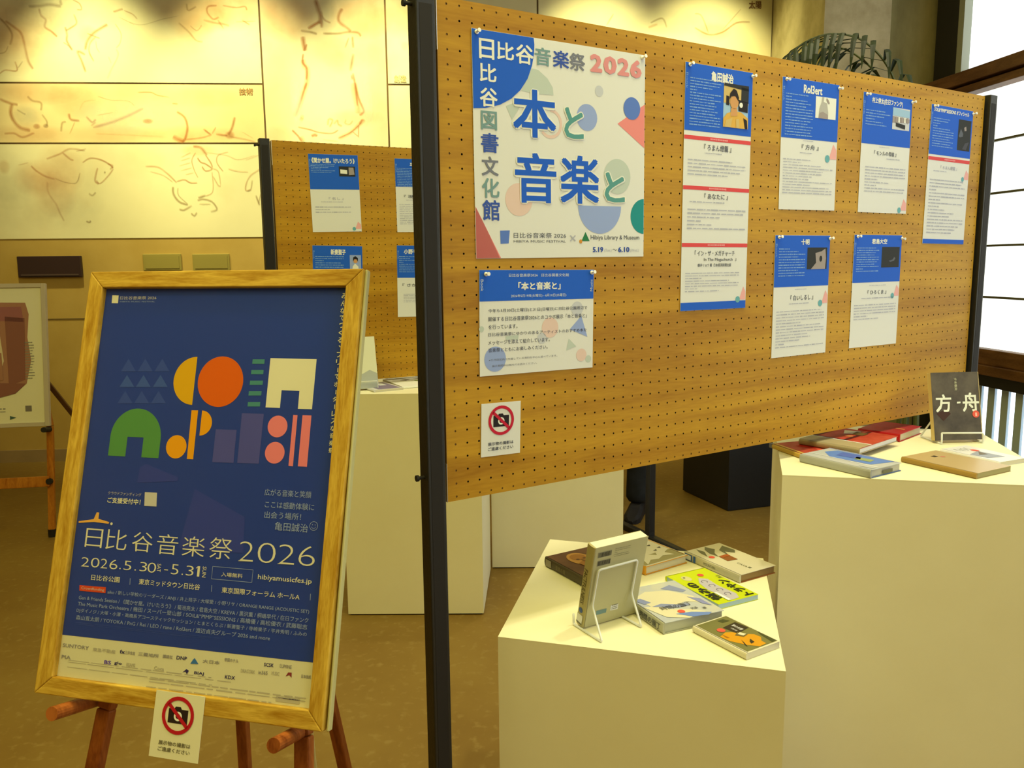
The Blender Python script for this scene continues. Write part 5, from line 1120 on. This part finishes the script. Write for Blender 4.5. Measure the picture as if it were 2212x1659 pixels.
# beige book at the back right
bei = ip('beige_cover', (226, 212, 142)); spn = ip('beige_spine', (214, 200, 132)); brn = ip('brown_block', (150, 84, 26)); gr = ip('grey_green', (112, 108, 62))
q = [(1549, 1171), (1674, 1220), (1601.5, 1243), (1485, 1192)]      # top edge runs along the back right, spine at front left
# cover reads from the right: top = back-left short edge; use corners: TL top, TR right, BR bottom, BL left
r, mw, ww, hh = flat_book(q, Z1, .020, 'beige hardback with a brown block and grey brush marks, at the rear right', bei, spine=spn, spine_side='bottom', hard=True, back=brn, pages=ip('brown_pages', (160, 126, 56)), group=GB1)
P = Print(mw, .0004)
for l in ([(.02, -.01), (.06, -.006), (.075, -.02), (.055, -.035), (.09, -.05), (.04, -.04)], [(.004, -.055), (.03, -.045), (.05, -.065), (.075, -.075), (.045, -.078), (.02, -.07)], [(.006, -.085), (.03, -.08), (.06, -.098), (.03, -.095)]): P.poly(l, gr, 1)
P.poly([(.072, -.045), (.112, -.048), (.108, -.078), (.074, -.074)], brn, 2); P.poly([(.072, -.045), (.085, -.046), (.086, -.075), (.074, -.074)], ip('rust', (176, 82, 20)), 3)
P.disc(.068, -.092, .0075, stick, 2); P.text('CASA', (.128, -.062), (.160, -.070), gr, 0, 1, px=False); P.rect(.162, -.060, .170, -.068, gr, 1); P.build('print', r)
LM = frame(mw @ Vector((0, -hh - .0042, 0)), mw.to_3x3() @ Vector((1, 0, 0)), mw.to_3x3() @ Vector((0, 0, 1)), mw.to_3x3() @ Vector((0, -1, 0)))
P = Print(LM, .0004); P.rect(.004, -.002, .030, -.018, labelm, 1); P.rect(.007, -.004, .026, -.016, wht, 2); P.rect(.034, -.002, .042, -.018, labelm, 1); P.text('MOUNTAIN', (.07, -.006), (.11, -.013), gr, 0, 1, px=False); o = P.build('spine_lettering', r); o.matrix_parent_inverse = mw.inverted(); o.matrix_basis = LM

# acid yellow-green book
yg = ip('acid_green', (214, 222, 8)); q = [(1515, 1224), (1639, 1283.5), (1552, 1306), (1445, 1247)]
r, mw, ww, hh = flat_book(q, Z1, .012, 'acid yellow-green paperback with bold black Japanese lettering', yg, spine=yg, spine_side='left', pages=ip('pale_blue_pages', (178, 200, 168)), group=GB1)
P = Print(mw, .0004); bk_ = ip('bold_black', (36, 44, 20)); pk = ip('paper_lilac', (206, 196, 160))
P.poly([(.045, -.055), (.060, -.040), (.10, -.045), (.155, -.040), (.176, -.05), (.178, -.075), (.11, -.082), (.07, -.074)], pk, 1); 
for k in range(4): P.ring(.070 + k * .026, -.058, .006, .0078, ip('doodle', (130, 116, 110)), 2, n=14, a0=20, a1=300)
P.text('トラやン', (.078, -.006), (.176, -.032), bk_, .035, 3, px=False, rot=180); P.text('悩みの', (.060, -.084), (.166, -.109), bk_, .035, 3, px=False, rot=180)
P.text('井上', (.052, -.003), (.070, -.014), gr, .02, 3, px=False, rot=180); P.disc(.034, -.040, .0078, stick, 2); P.disc(.035, -.082, .015, ip('cat_cream', (226, 214, 120)), 1, ry=.011); P.disc(.03, -.085, .003, gr, 2)
P.rect(.130, -.074, .178, -.082, wht, 3); P.build('print', r)

# pale blue watercolour book, front
pB, pR = on_z(1435, 1346, Z1 + .024), on_z(1549, 1307.5, Z1 + .024); pL = on_z(1370, 1299, Z1 + .024); pT = on_z(1445, 1247, Z1 + .024)
Yl = ((pL - pB).normalized() + (pT - pR).normalized()); Yl.z = 0; Yl.normalize(); X = Vector((Yl.y, -Yl.x, 0)); bw0 = (pR - pB).length * .97
blu = mottled('watercolour_cover', seen((186, 190, 160), WP), seen((214, 208, 150), WP), 16, .3)
r, mw = book(pB + Yl * .180, X, (0, 0, 1), bw0, .180, .024, 'pale blue and cream watercolour hardback beside the upright book', blu, spine=ip('grey_spine', (190, 184, 122)), pages=ip('grey_pages', (196, 192, 130)), spine_side='left', hard=True, group=GB1)
P = Print(mw, .0004); cr2 = ip('watercolour_cream', (240, 226, 146)); bl2 = ip('watercolour_blue', (120, 146, 168)); bl3 = ip('watercolour_slate', (150, 156, 150)); vi = ip('watercolour_violet', (150, 152, 158)); tx = ip('ink_black', (70, 70, 56))
P.poly([(.012, -.05), (.05, -.03), (.10, -.045), (.132, -.09), (.13, -.125), (.10, -.11), (.06, -.12), (.02, -.11)], cr2, 1); P.poly([(.002, -.10), (.03, -.105), (.05, -.13), (.09, -.15), (.11, -.17), (.06, -.182), (.02, -.16)], cr2, 2)
P.poly([(.02, -.105), (.045, -.100), (.08, -.12), (.095, -.118), (.10, -.128), (.07, -.13), (.04, -.115)], bl3, 3); P.poly([(.045, -.155), (.08, -.160), (.118, -.178), (.105, -.186), (.07, -.180)], bl2, 3)
P.poly([(.118, -.09), (.138, -.11), (.140, -.150), (.128, -.135)], vi, 2); P.poly([(.002, -.06), (.02, -.058), (.03, -.085), (.012, -.088)], bl3, 2); P.poly([(.09, -.03), (.12, -.02), (.138, -.06), (.125, -.065)], bl3, 1)
P.text('時間の園丁', (.030, -.114), (.105, -.131), tx, 0, 4, px=False); P.text('武満', (.088, -.142), (.104, -.152), tx, .01, 4, px=False); P.text('徹', (.112, -.150), (.121, -.159), tx, .01, 4, px=False); P.disc(.062, -.150, .008, stick, 4); P.build('print', r)
LM = frame(mw @ Vector((-.0042, 0, 0)), mw.to_3x3() @ Vector((0, -1, 0)), mw.to_3x3() @ Vector((0, 0, 1)), mw.to_3x3() @ Vector((-1, 0, 0)))
P = Print(LM, .0004); P.text('時間の園丁', (.095, -.004), (.172, -.019), tx, .01, 1, px=False); o = P.build('spine_lettering', r); o.matrix_parent_inverse = mw.inverted(); o.matrix_basis = LM

# small paperback with white margins, front right
q = [(1568, 1329), (1685, 1385), (1615, 1411), (1498, 1351)]
r, mw, ww, hh = flat_book(q, Z1, .0135, 'small white-edged paperback with an orange cat picture, nearest the plinth corner', crm, spine=crm, spine_side='bottom', group=GB1)
P = Print(mw, .0004); ol = ip('olive', (128, 122, 52)); og = ip('orange_cat', (228, 156, 16)); dkc = ip('dark_panel', (58, 48, 24))
P.rect(.004, -.003, ww - .004, -hh + .004, ol, 1); P.poly([(.035, -.010), (.068, -.006), (.075, -.045), (.040, -.050)], dkc, 2); P.text('猫の本棚', (.042, -.020), (.068, -.029), wht, .01, 3, px=False); P.text('大佛次郎', (.050, -.035), (.066, -.040), wht, 0, 3, px=False)
P.poly([(.058, -.062), (.064, -.05), (.078, -.04), (.095, -.02), (.11, -.018), (.122, -.03), (.134, -.03), (.136, -.05), (.12, -.066), (.09, -.082), (.066, -.084)], og, 2); P.poly([(.070, -.040), (.088, -.030), (.092, -.046), (.078, -.056)], ip('plate', (120, 104, 44)), 3); P.poly([(.074, -.038), (.086, -.033), (.088, -.043), (.077, -.048)], crm, 4)
P.poly([(.104, -.042), (.118, -.045), (.120, -.056), (.112, -.052)], dkc, 3); P.poly([(.098, -.060), (.116, -.070), (.126, -.072), (.110, -.064)], dkc, 3); P.poly([(.060, -.074), (.080, -.072), (.078, -.078)], ip('dark_orange', (180, 110, 10)), 3); P.disc(.047, -.062, .0085, stick, 3); P.poly([(.012, -.02), (.025, -.014), (.024, -.034), (.012, -.036)], ip('leaf', (76, 78, 30)), 2); P.poly([(.088, -.004), (.135, -.004), (.136, -.016), (.10, -.010)], ip('leaf', (76, 78, 30)), 2)
P.build('print', r)

# --- tall plinth
def fb2(q, z, th, label, cover, **k): return flat_book(q, z, th, label, cover, group=GB2, **k)
khk = ip('khaki_band', (184, 164, 96)); redc = mottled('red_cover', seen((178, 46, 16), WP), seen((206, 78, 44), WP), 18, .45)
# thin red book with yellow edge underneath, left
pA, pB_ = on_z(1666, 958, Z2 + .012), on_z(1737, 982.5, Z2 + .012); X = pB_ - pA; X.z = 0; X.normalize(); Y = Vector((-X.y, X.x, 0))
r, mw = book(pA + Y * .13, X, (0, 0, 1), .15, .13, .012, 'thin red paperback with a yellow spine at the plinth left corner', redc, spine=ip('yellow_spine', (226, 180, 60)), spine_side='bottom', group=GB2)
P = Print(mw, .0004); P.disc(.105, -.055, .009, stick, 1); P.rect(.004, -.118, .146, -.126, ip('yellow_spine', (226, 180, 60)), 1); P.poly([(.02, -.03), (.06, -.02), (.09, -.06), (.05, -.09)], ip('deep_red', (196, 34, 14)), 1); P.build('print', r)
MB().box(-.004, .008, -.134, -.126, -.011, .0005).build('spine_label', ip('grey_end', (130, 126, 110)), r)
# red and khaki hardback
r, mw, ww, hh = fb2([(1830, 924), (1940, 943.5), (1857, 967), (1711, 946.5)], Z2 + .013, .015, 'red hardback with a wide khaki band, largest on the tall plinth', redc, spine=khk, spine_side='bottom', hard=True, pages=wht)
P = Print(mw, .0004); drk = ip('maroon', (84, 24, 16)); P.rect(0.0002, -hh + .062, ww - .0002, -hh + .0002, khk, 1); P.rect(.0002, -hh + .066, ww - .0002, -hh + .062, wht, 1)
P.rect(.0, -.015, .012, -hh + .066, drk, 2); P.rect(ww * .52, -.003, ww * .58, -hh + .066, drk, 2); P.rect(.002, -hh + .072, ww * .58, -hh + .066, drk, 2)
P.poly([(.03, -.03), (.07, -.02), (.09, -.05), (.05, -.075)], crm, 2); P.poly([(.065, -.03), (.10, -.035), (.10, -.07), (.07, -.07)], ip('olive_shape', (110, 84, 30)), 3); P.disc(.075, -.095, .011, ip('tan_dot', (226, 140, 60)), 2); P.build('print', r)
# deep red book at the back
r, mw, ww, hh = fb2([(1919, 910), (1990, 922.5), (1944, 936), (1839, 925)], Z2 + .0, .022, 'glossy crimson hardback at the back of the tall plinth', mottled('crimson_cover', seen((196, 20, 22), WP), seen((206, 74, 64), WP), 9, .2), spine=ip('crimson_spine', (190, 16, 14)), spine_side='bottom', hard=True)
P = Print(mw, .0004); P.rect(.075, -.075, .10, -.085, ip('tan_dot', (226, 140, 60)), 1); P.build('print', r)
# blue and silver book
r, mw, ww, hh = fb2([(1787, 965), (1944, 1000), (1886, 1014.5), (1736, 983)], Z2, .020, 'silver and blue film-wrapped book near the plinth front edge', ip('silver_cover', (206, 206, 160), .25), spine=ip('silver_spine', (188, 186, 138), .25), spine_side='bottom', pages=ip('grey_pages2', (204, 196, 140)), hard=True, back=ip('blue_back', (96, 118, 130)))
P = Print(mw, .0004); b1, b2 = ip('sky_paint', (96, 142, 176), .3), ip('deep_sky', (70, 110, 160), .3)
P.poly([(.03, -.012), (ww - .015, -.006), (ww - .03, -.075), (.06, -.085), (.02, -.05)], b1, 1); P.poly([(.05, -.02), (.10, -.015), (.12, -.05), (.06, -.06)], b2, 2); P.poly([(.10, -.035), (.145, -.03), (.15, -.055), (.11, -.060)], ip('olive_green', (160, 172, 90)), 2); P.rect(.002, -hh + .032, ww - .004, -hh + .030, wht, 3); P.rect(.002, -.008, ww - .004, -.006, b2, 3); P.rect(ww - .04, -hh + .03, ww - .004, -hh + .01, ip('silver_cover', (206, 206, 160)), 2); P.build('print', r)
MB().box(ww, ww + .0006, -hh * .62, -hh * .30, -.016, -.008).build('edge_label', gr, r)
# tan book
r, mw, ww, hh = fb2([(2013.7, 972.4), (2178, 1003.4), (2117, 1025.4), (1957, 986.6)], Z2, .013, 'tan cloth-coloured paperback with a tiny black mark, front right of the tall plinth', ip('tan_cover', (204, 172, 92), .3), spine=ip('tan_spine', (176, 138, 50)), spine_side='bottom', pages=ip('tan_pages', (170, 156, 80)))
P = Print(mw, .0004); P.rect(.034, -.058, .046, -.072, dkc, 1); P.disc(.052, -.050, .006, ip('tan_red', (214, 130, 80)), 1); P.build('print', r)
# pale book with red mark
r, mw, ww, hh = fb2([(2077, 961), (2207.6, 986.6), (2167.5, 1001), (2043, 970)], Z2, .011, 'white paperback with a small grey photo, at the far right of the tall plinth', ip('pale_cover', (248, 240, 184), .3), spine=ip('pale_cover', (248, 240, 184)), spine_side='bottom')
P = Print(mw, .0004); P.poly([(.06, -.035), (.13, -.03), (.12, -.08), (.075, -.085)], ip('grey_photo', (168, 168, 140)), 1); P.poly([(.065, -.04), (.095, -.045), (.09, -.07)], ip('brown_photo', (120, 104, 60)), 2); P.disc(.052, -.035, .011, stick, 1, ry=.009); P.dashes(.02, -.03, .045, -.08, 4, gr, 3, h=.2); P.build('print', r)
# standing dark book with brush characters on a wire rest
zb2 = Z2 + .008
BL2, BR2 = on_z(2020, 952, zb2), on_z(2123, 949, zb2); X = (BR2 - BL2).normalized(); nr2 = Vector((X.y, -X.x, 0)); t = math.radians(13); up2 = Vector((0, 0, 1)) * math.cos(t) - nr2 * math.sin(t); out2 = X.cross(up2)
WD = (222, 214, 150)
def id_(n, c_): return ink('dark_book_' + n, c_, WD, .4)
dcov = mottled('brown_black_cover', seen((58, 48, 28), WD), seen((92, 80, 46), WD), 12, .4)
w2_, h2_ = .136, .186
r, mw = book(BL2 + up2 * h2_, X, out2, w2_, h2_, .017, 'dark brown novel with white brush characters standing on the tall plinth', dcov, spine=id_('edge', (190, 160, 70)), pages=id_('pages', (204, 178, 84)), spine_side='right', group=GB2)
P = Print(mw, .0004); wb = id_('white', (226, 220, 160))
def d2(x, y): return (1640 + x / 3.867, 780 + y / 3.867)
P.text('夕木春央', d2(1625, 140), d2(1655, 245), id_('pale', (176, 168, 100)), .03, 1, rot=-90)
P.text('方', d2(1468, 280), d2(1610, 425), wb, .028, 2); P.text('舟', d2(1690, 265), d2(1840, 420), wb, .028, 2)
P.poly([P.L(d2(*q)) for q in ((1650, 340), (1680, 338), (1680, 352), (1650, 355))], wb, 2); P.pdisc(d2(1808, 442), d2(1808, 412), id_('red', (222, 84, 46)), 3); P.rect(P.L(d2(1800, 430))[0], P.L(d2(1800, 430))[1], P.L(d2(1816, 430))[0], P.L(d2(1816, 460))[1], id_('red2', (240, 170, 110)), 4)
P.poly([P.L(d2(*q)) for q in ((1480, 440), (1560, 400), (1600, 440), (1540, 500))], id_('brown', (66, 40, 20)), 1); P.build('print', r)
zf = Z2 + .0022
f = [BL2 + X * (w2_ * .10) + out2 * .004, BL2 + X * (w2_ * .98) + out2 * .004]
def d2p(x, y, off): return on_plane(*d2(x, y), BL2 + nr2 * off, nr2)
ff = .014
g1 = d2p(1525, 690, ff); g2 = d2p(1872, 680, ff); g3 = d2p(1872, 600, ff); g4 = d2p(1525, 602, ff); g1.z = zf; g2.z = zf
bk1 = g1 - nr2 * .10; bk2 = g2 - nr2 * .10
u1 = bk1 + Vector((0, 0, .0)) ; s1 = BL2 + X * .01 - out2 * .019; s2 = BR2 - X * .01 - out2 * .019
w0 = wire([g4 + X * .0, g3, g2, bk2, s2 + up2 * .06, s2 + up2 * .12, s1 + up2 * .12, s1 + up2 * .06, bk1, g1, g4 + X * .0003], 'book_rest', '')
ro = w0.build('book_rest', wm, smooth=True); tag(ro, 'white wire rest with a front lip holding the dark novel', 'book stand', 'white wire book rests')

# --- rear plinth: standing pale book, magazine, sketch book, boxed book
Z3 = .9045
W3 = (226, 216, 140)
def i3(n, c_): return ink('rear_' + n, c_, W3, .5)
pr = on_z(818, 838, Z3 + .006); X = Vector((.93, .36, 0)).normalized(); nr3 = Vector((X.y, -X.x, 0)); t = math.radians(15); up3 = Vector((0, 0, 1)) * math.cos(t) - nr3 * math.sin(t)
topr = on_plane(797, 715, pr, X.cross(Vector((0, 0, 1))))
up3 = (Vector((0, 0, 1)) * math.cos(t) - nr3 * math.sin(t)); out3 = X.cross(up3)
r, mw = book(pr - X * .150 + up3 * .21, X, out3, .15, .21, .012, 'pale picture book standing on the rear plinth, half hidden by the oak frame', i3('pale', (222, 212, 124)), group='books on the rear plinth')
P = Print(mw, .0005); P.poly([(.0, -.14), (.05, -.13), (.09, -.15), (.12, -.135), (.15, -.15), (.15, -.21), (0, -.21)], i3('grey_green', (176, 172, 112)), 1); P.build('print', r)
zf3 = Z3 + .002; a_ = mw @ Vector((.06, -.206, .012)); b_ = mw @ Vector((.145, -.206, .012))
w0 = wire([Vector((a_.x, a_.y, zf3 + .034)), Vector((b_.x, b_.y, zf3 + .034)), Vector((b_.x, b_.y, zf3)), Vector((b_.x, b_.y, zf3)) - nr3 * .09, Vector((a_.x, a_.y, zf3)) - nr3 * .09, Vector((a_.x, a_.y, zf3)), Vector((a_.x, a_.y, zf3 + .033))], '', '')
ro = w0.build('book_rest', wm, smooth=True); tag(ro, 'white wire rest on the rear plinth beside the easel frame', 'book stand', 'white wire book rests')
def c66(x, y): return (740 + x / 7.54, 680 + y / 7.54)
r, mw, ww, hh = flat_book([c66(600, 1075), c66(860, 1175), c66(660, 1240), c66(300, 1150)], Z3, .008, 'folded magazine with a violet-grey picture at the front edge of the rear plinth', i3('mag', (206, 194, 128)), spine_side='bottom', group='books on the rear plinth')
P = Print(mw, .0005); P.rect(.01, -.01, ww - .01, -hh + .02, i3('mag_pic', (128, 112, 92)), 1); P.rect(.03, -.03, ww * .5, -.06, i3('mag_white', (226, 216, 150)), 2); P.build('print', r)
r, mw, ww, hh = flat_book([c66(760, 1040), c66(1420, 990), c66(1420, 1130), c66(850, 1175)], Z3, .009, 'white picture book with a brown line drawing on the rear plinth', i3('sketch', (232, 220, 150)), spine_side='bottom', group='books on the rear plinth')
P = Print(mw, .0005); ln = i3('sketch_line', (96, 80, 44))
P.poly([(.0, -.02), (.05, -.015), (.10, -.012), (.16, -.03), (.10, -.03), (.04, -.05), (.0, -.05)], ln, 1); P.poly([(.05, -.08), (.08, -.06), (.10, -.07), (.07, -.10)], ln, 1); P.poly([(.12, -.05), (.17, -.04), (.19, -.07), (.15, -.09)], i3('sketch_mid', (170, 154, 96)), 1); P.poly([(.16, -.07), (.2, -.06), (.19, -.11), (.17, -.09)], ln, 2); P.disc(.11, -.12, .008, i3('green_dot', (130, 140, 40)), 1, ry=.016); P.build('print', r)
r, mw, ww, hh = flat_book([c66(640, 985), c66(1060, 935), c66(1090, 965), c66(645, 1025)], Z3 + .0, .006, 'flat buff book along the rear pegboard foot on the rear plinth', i3('buff', (190, 166, 92)), spine_side='bottom', group='books on the rear plinth')
r, mw, ww, hh = flat_book([c66(1130, 865), c66(1420, 850), c66(1420, 960), c66(1170, 975)], Z3, .018, 'boxed grey-tan book at the back of the rear plinth beside the black post', i3('boxed', (186, 162, 98)), spine=i3('boxed_spine', (110, 90, 50)), spine_side='left', group='books on the rear plinth')

# ------------------------------------------------------------------ palm behind the pegboard
leafm = mottled('palm_leaf', (.010, .022, .004, 1), (.035, .060, .010, 1), 8, .5)
stemm = mat('palm_stem', (.10, .12, .03), .6)
PC = Vector((2.02, 4.10, 1.70))
palm = empty('potted_palm', (PC.x, PC.y, 0)); tag(palm, 'dark green potted palm arching above the right end of the pegboard', 'plant')
pb0 = Vector((PC.x, PC.y, 0))
b = MB(); prof = [(0, .15), (.02, .16), (.30, .20), (.32, .21), (.34, .20)]; b.tube([(0, 0, z) for z, _ in prof], [q for _, q in prof], 24); b.build('pot', mat('dark_pot', (.03, .028, .025), .5), palm)
MB().tube([(0, 0, .33), (0, 0, .345)], .19, 24).build('soil', mat('soil', (.03, .02, .012), .9), palm)
rd = random.Random(7)
for k in range(5):
    a = k * 1.3; MB().tube([(.05 * math.cos(a), .05 * math.sin(a), .34), (.03 * math.cos(a), .03 * math.sin(a), 1.0), (.02 * math.cos(a + .5), .02 * math.sin(a + .5), 1.72)], [.014, .011, .007], 8).build('stem', stemm, palm)
def frond(pts, ll=.34, n=26, side=1.0, droop=.75):
    P_ = [Vector(p) - pb0 for p in pts]; Q = []
    m_ = len(P_)
    for i in range(m_ - 1):
        p0, p1, p2, p3 = P_[max(i - 1, 0)], P_[i], P_[i + 1], P_[min(i + 2, m_ - 1)]
        for k in range(8):
            t = k / 8; Q.append(.5 * ((2 * p1) + (p2 - p0) * t + (2 * p0 - 5 * p1 + 4 * p2 - p3) * t * t + (3 * p1 - p0 - 3 * p2 + p3) * t ** 3))
    Q.append(P_[-1])
    b = MB(); N_ = len(Q); b.tube(Q, [.007 * (1 - .75 * i / N_) for i in range(N_)], 5)
    b.cur = 1
    for i in range(n):
        f_ = .18 + .82 * i / (n - 1); j = min(N_ - 2, int(f_ * (N_ - 1))); q = Q[j]; t = (Q[min(N_ - 1, j + 1)] - Q[max(0, j - 1)]).normalized()
        for s_ in (-1, 1):
            sv = t.cross(Vector((0, 0, 1))); sv = (sv.normalized() if sv.length > .1 else Vector((1, 0, 0))) * s_
            L_ = ll * (math.sin(math.pi * min(1, .25 + f_ * .72)) ** .6) * rd.uniform(.85, 1.1)
            d0 = (sv * .75 + t * .75 + Vector((0, 0, .05))).normalized(); pr_ = []
            for u in (0, .3, .6, .85, 1):
                pr_.append(q + d0 * (L_ * u * (1 - .25 * u)) + Vector((0, 0, -L_ * droop * u * u)))
            wv = d0.cross(Vector((0, 0, 1))).normalized()
            ws = (.005, .012, .012, .007, .001); V = []
            for p_, w_ in zip(pr_, ws): V += [p_ - wv * w_, p_ + Vector((0, 0, .002)), p_ + wv * w_]
            F = []
            for u in range(4):
                for e in (0, 1): F.append((u * 3 + e, u * 3 + e + 1, u * 3 + e + 4, u * 3 + e + 3))
            b.add(V, F)
    b.build('frond', [stemm, leafm], palm)
def pa_(px, py, Y): return on_plane(px, py, (0, Y, 0), (0, 1, 0))
frond([pa_(1965, 330, 4.1), pa_(1930, 170, 4.05), pa_(1870, 92, 4.0), pa_(1800, 73, 3.95), pa_(1740, 90, 3.9), pa_(1690, 130, 3.85)], .40, 15)
frond([pa_(1965, 330, 4.1), pa_(1915, 190, 4.15), pa_(1850, 120, 4.2), pa_(1790, 100, 4.25), pa_(1735, 112, 4.3), pa_(1690, 150, 4.35)], .26, 11)
frond([pa_(1965, 330, 4.1), pa_(2010, 400, 4.0), pa_(2050, 450, 3.9), pa_(2075, 490, 3.8), pa_(2084, 520, 3.75)], .085, 18)
for k in range(5):
    a = math.radians((70, 115, 160, 215, 255, 20)[k]); r_ = .55; z_ = (1.7, 1.65, 1.55, 1.45, 1.5, 1.4)[k]
    frond([PC, PC + Vector((math.cos(a) * .25, math.sin(a) * .25, .22)), PC + Vector((math.cos(a) * .5, math.sin(a) * .5, z_ - 1.55)), PC + Vector((math.cos(a) * .7, math.sin(a) * .7, z_ - 1.95))], .26, 18)

# ------------------------------------------------------------------ visitor standing behind the rear pegboard (only a lower leg shows)
def person():
    base = Vector((.60, 4.46, 0)); r = empty('person', base); r.rotation_euler = (0, 0, math.radians(160)); tag(r, 'person in dark blue-black trousers standing behind the rear pegboard, only the lower leg visible', 'person')
    J = {}; V = []; E_ = []; Rr = []
    def v(n, x, y, z, a, b_): J[n] = len(V); V.append((x, y, z)); Rr.append((a, b_))
    v('pel', 0, 0, .93, .150, .115); v('wai', 0, 0, 1.06, .135, .100); v('che', 0, .01, 1.26, .160, .110); v('nb', 0, 0, 1.42, .085, .07); v('nk', 0, .0, 1.48, .055, .055)
    for s_, n in ((-1, 'l'), (1, 'r')):
        v('hip' + n, .095 * s_, 0, .86, .095, .095); v('kn' + n, .10 * s_, .015, .48, .068, .068); v('ca' + n, .10 * s_, -.01, .32, .066, .068); v('an' + n, .10 * s_, 0, .13, .066, .070); v('he' + n, .10 * s_, .01, .06, .070, .076)
        v('sh' + n, .17 * s_, 0, 1.39, .062, .06); v('el' + n, .23 * s_, .02, 1.11, .045, .045); v('wr' + n, .22 * s_, .09, .88, .032, .032)
    for a, b_ in (('pel', 'wai'), ('wai', 'che'), ('che', 'nb'), ('nb', 'nk')): E_.append((J[a], J[b_]))
    for n in 'lr':
        for a, b_ in (('pel', 'hip' + n), ('hip' + n, 'kn' + n), ('kn' + n, 'ca' + n), ('ca' + n, 'an' + n), ('an' + n, 'he' + n), ('nb', 'sh' + n), ('sh' + n, 'el' + n), ('el' + n, 'wr' + n)): E_.append((J[a], J[b_]))
    me = bpy.data.meshes.new('body'); me.from_pydata(V, E_, []); me.update()
    ob = bpy.data.objects.new('body', me); COL.objects.link(ob)
    sk = ob.modifiers.new('skin', 'SKIN'); sk.use_smooth_shade = True
    for i, d_ in enumerate(me.skin_vertices[0].data): d_.radius = Rr[i]; d_.use_root = (i == 0)
    sb = ob.modifiers.new('sub', 'SUBSURF'); sb.levels = 1; sb.render_levels = 2
    dg = bpy.context.evaluated_depsgraph_get(); m2 = bpy.data.meshes.new_from_object(ob.evaluated_get(dg)); bpy.data.objects.remove(ob)
    trousers = mottled('dark_denim', (.006, .008, .012, 1), (.014, .018, .028, 1), 14, .8); coat = mat('dark_coat', (.02, .02, .025), .8); skin = mat('skin', (.50, .30, .18), .5)
    m2.name = 'body'; m2.materials.clear()
    for mt in (trousers, coat): m2.materials.append(mt)
    for p in m2.polygons: p.material_index = 0 if p.center.z < .99 and abs(p.center.x) < .2 else 1
    bo = bpy.data.objects.new('body', m2); COL.objects.link(bo); bo.parent = r
    # head
    b = MB(); n = 16
    prof = [(1.47, .050, 0), (1.50, .055, .0), (1.535, .066, .012), (1.57, .075, .012), (1.61, .082, .004), (1.65, .083, -.004), (1.69, .072, -.006), (1.715, .045, -.006), (1.725, .01, -.006)]
    Vh = []; Fh = []
    for z, rr, yo in prof:
        for k in range(n):
            t = 2 * math.pi * k / n; x = rr * .88 * math.cos(t); y = rr * 1.1 * math.sin(t) + yo
            if y > 0 and abs(x) < .02 and 1.55 < z < 1.62: y += .016
            Vh.append((x, y, z))
    for i in range(len(prof) - 1):
        for k in range(n): Fh.append((i * n + k, i * n + (k + 1) % n, (i + 1) * n + (k + 1) % n, (i + 1) * n + k))
    b.add(Vh, Fh); h_ = b.build('head', skin, r, smooth=True)
    hair = mat('black_hair', (.01, .008, .007), .6)
    V2 = [(x * 1.10, y * 1.08 - .012, z + .012) for x, y, z in Vh[4 * n:]]; F2 = [tuple(q) for q in [(i * n + k, i * n + (k + 1) % n, (i + 1) * n + (k + 1) % n, (i + 1) * n + k) for i in range(len(prof) - 5) for k in range(n)]]
    meshobj('hair', V2, F2, hair, h_, smooth=True)
    for s_ in (-1, 1):
        MB().tube([(s_ * .030, .083, 1.60), (s_ * .030, .088, 1.60)], .008, 8).build('eye', mat('eye', (.05, .04, .03), .3), h_)
        MB().tube([(s_ * .070, 0, 1.60), (s_ * .082, -.008, 1.60)], [.022, .014], 8).build('ear', skin, h_)
        # hands: palm with five fingers
        hb = MB(); c_ = Vector((.22 * s_, .10, .86)); hb.tube([c_, c_ + Vector((0, .02, -.08))], [.026, .034], 8)
        for k in range(4): 
            q = c_ + Vector((0, .01 - .02 * k + .035, -.078)); hb.tube([q, q + Vector((0, .006, -.035)), q + Vector((-.012 * s_, .006, -(.062, .07, .066, .052)[k]))], [.0085, .008, .006], 6)
        q = c_ + Vector((-.01 * s_, .04, -.03)); hb.tube([q, q + Vector((-.01 * s_, .022, -.03)), q + Vector((-.012 * s_, .026, -.052))], [.011, .009, .007], 6)
        hb.build('hand', skin, r, smooth=True)
        V3 = []; F3 = []
        secs = [(-.065, .034, .0, .060), (-.04, .040, 0, .085), (.02, .040, 0, .085), (.08, .044, 0, .060), (.14, .046, 0, .046), (.18, .034, 0, .036), (.195, .012, .005, .02)]
        for y, hw, z0, z1 in secs:
            for x, z in ((-hw, z0), (hw, z0), (hw, z0 + (z1 - z0) * .7), (hw * .6, z1), (-hw * .6, z1), (-hw, z0 + (z1 - z0) * .7)): V3.append((s_ * .10 + x, y, z))
        for i in range(len(secs) - 1):
            for k in range(6): F3.append((i * 6 + k, i * 6 + (k + 1) % 6, i * 6 + 6 + (k + 1) % 6, i * 6 + 6 + k))
        F3 += [(5, 4, 3, 2, 1, 0), tuple(range(36, 42))]
        meshobj('shoe', V3, F3, M['rubber'], r)
person()
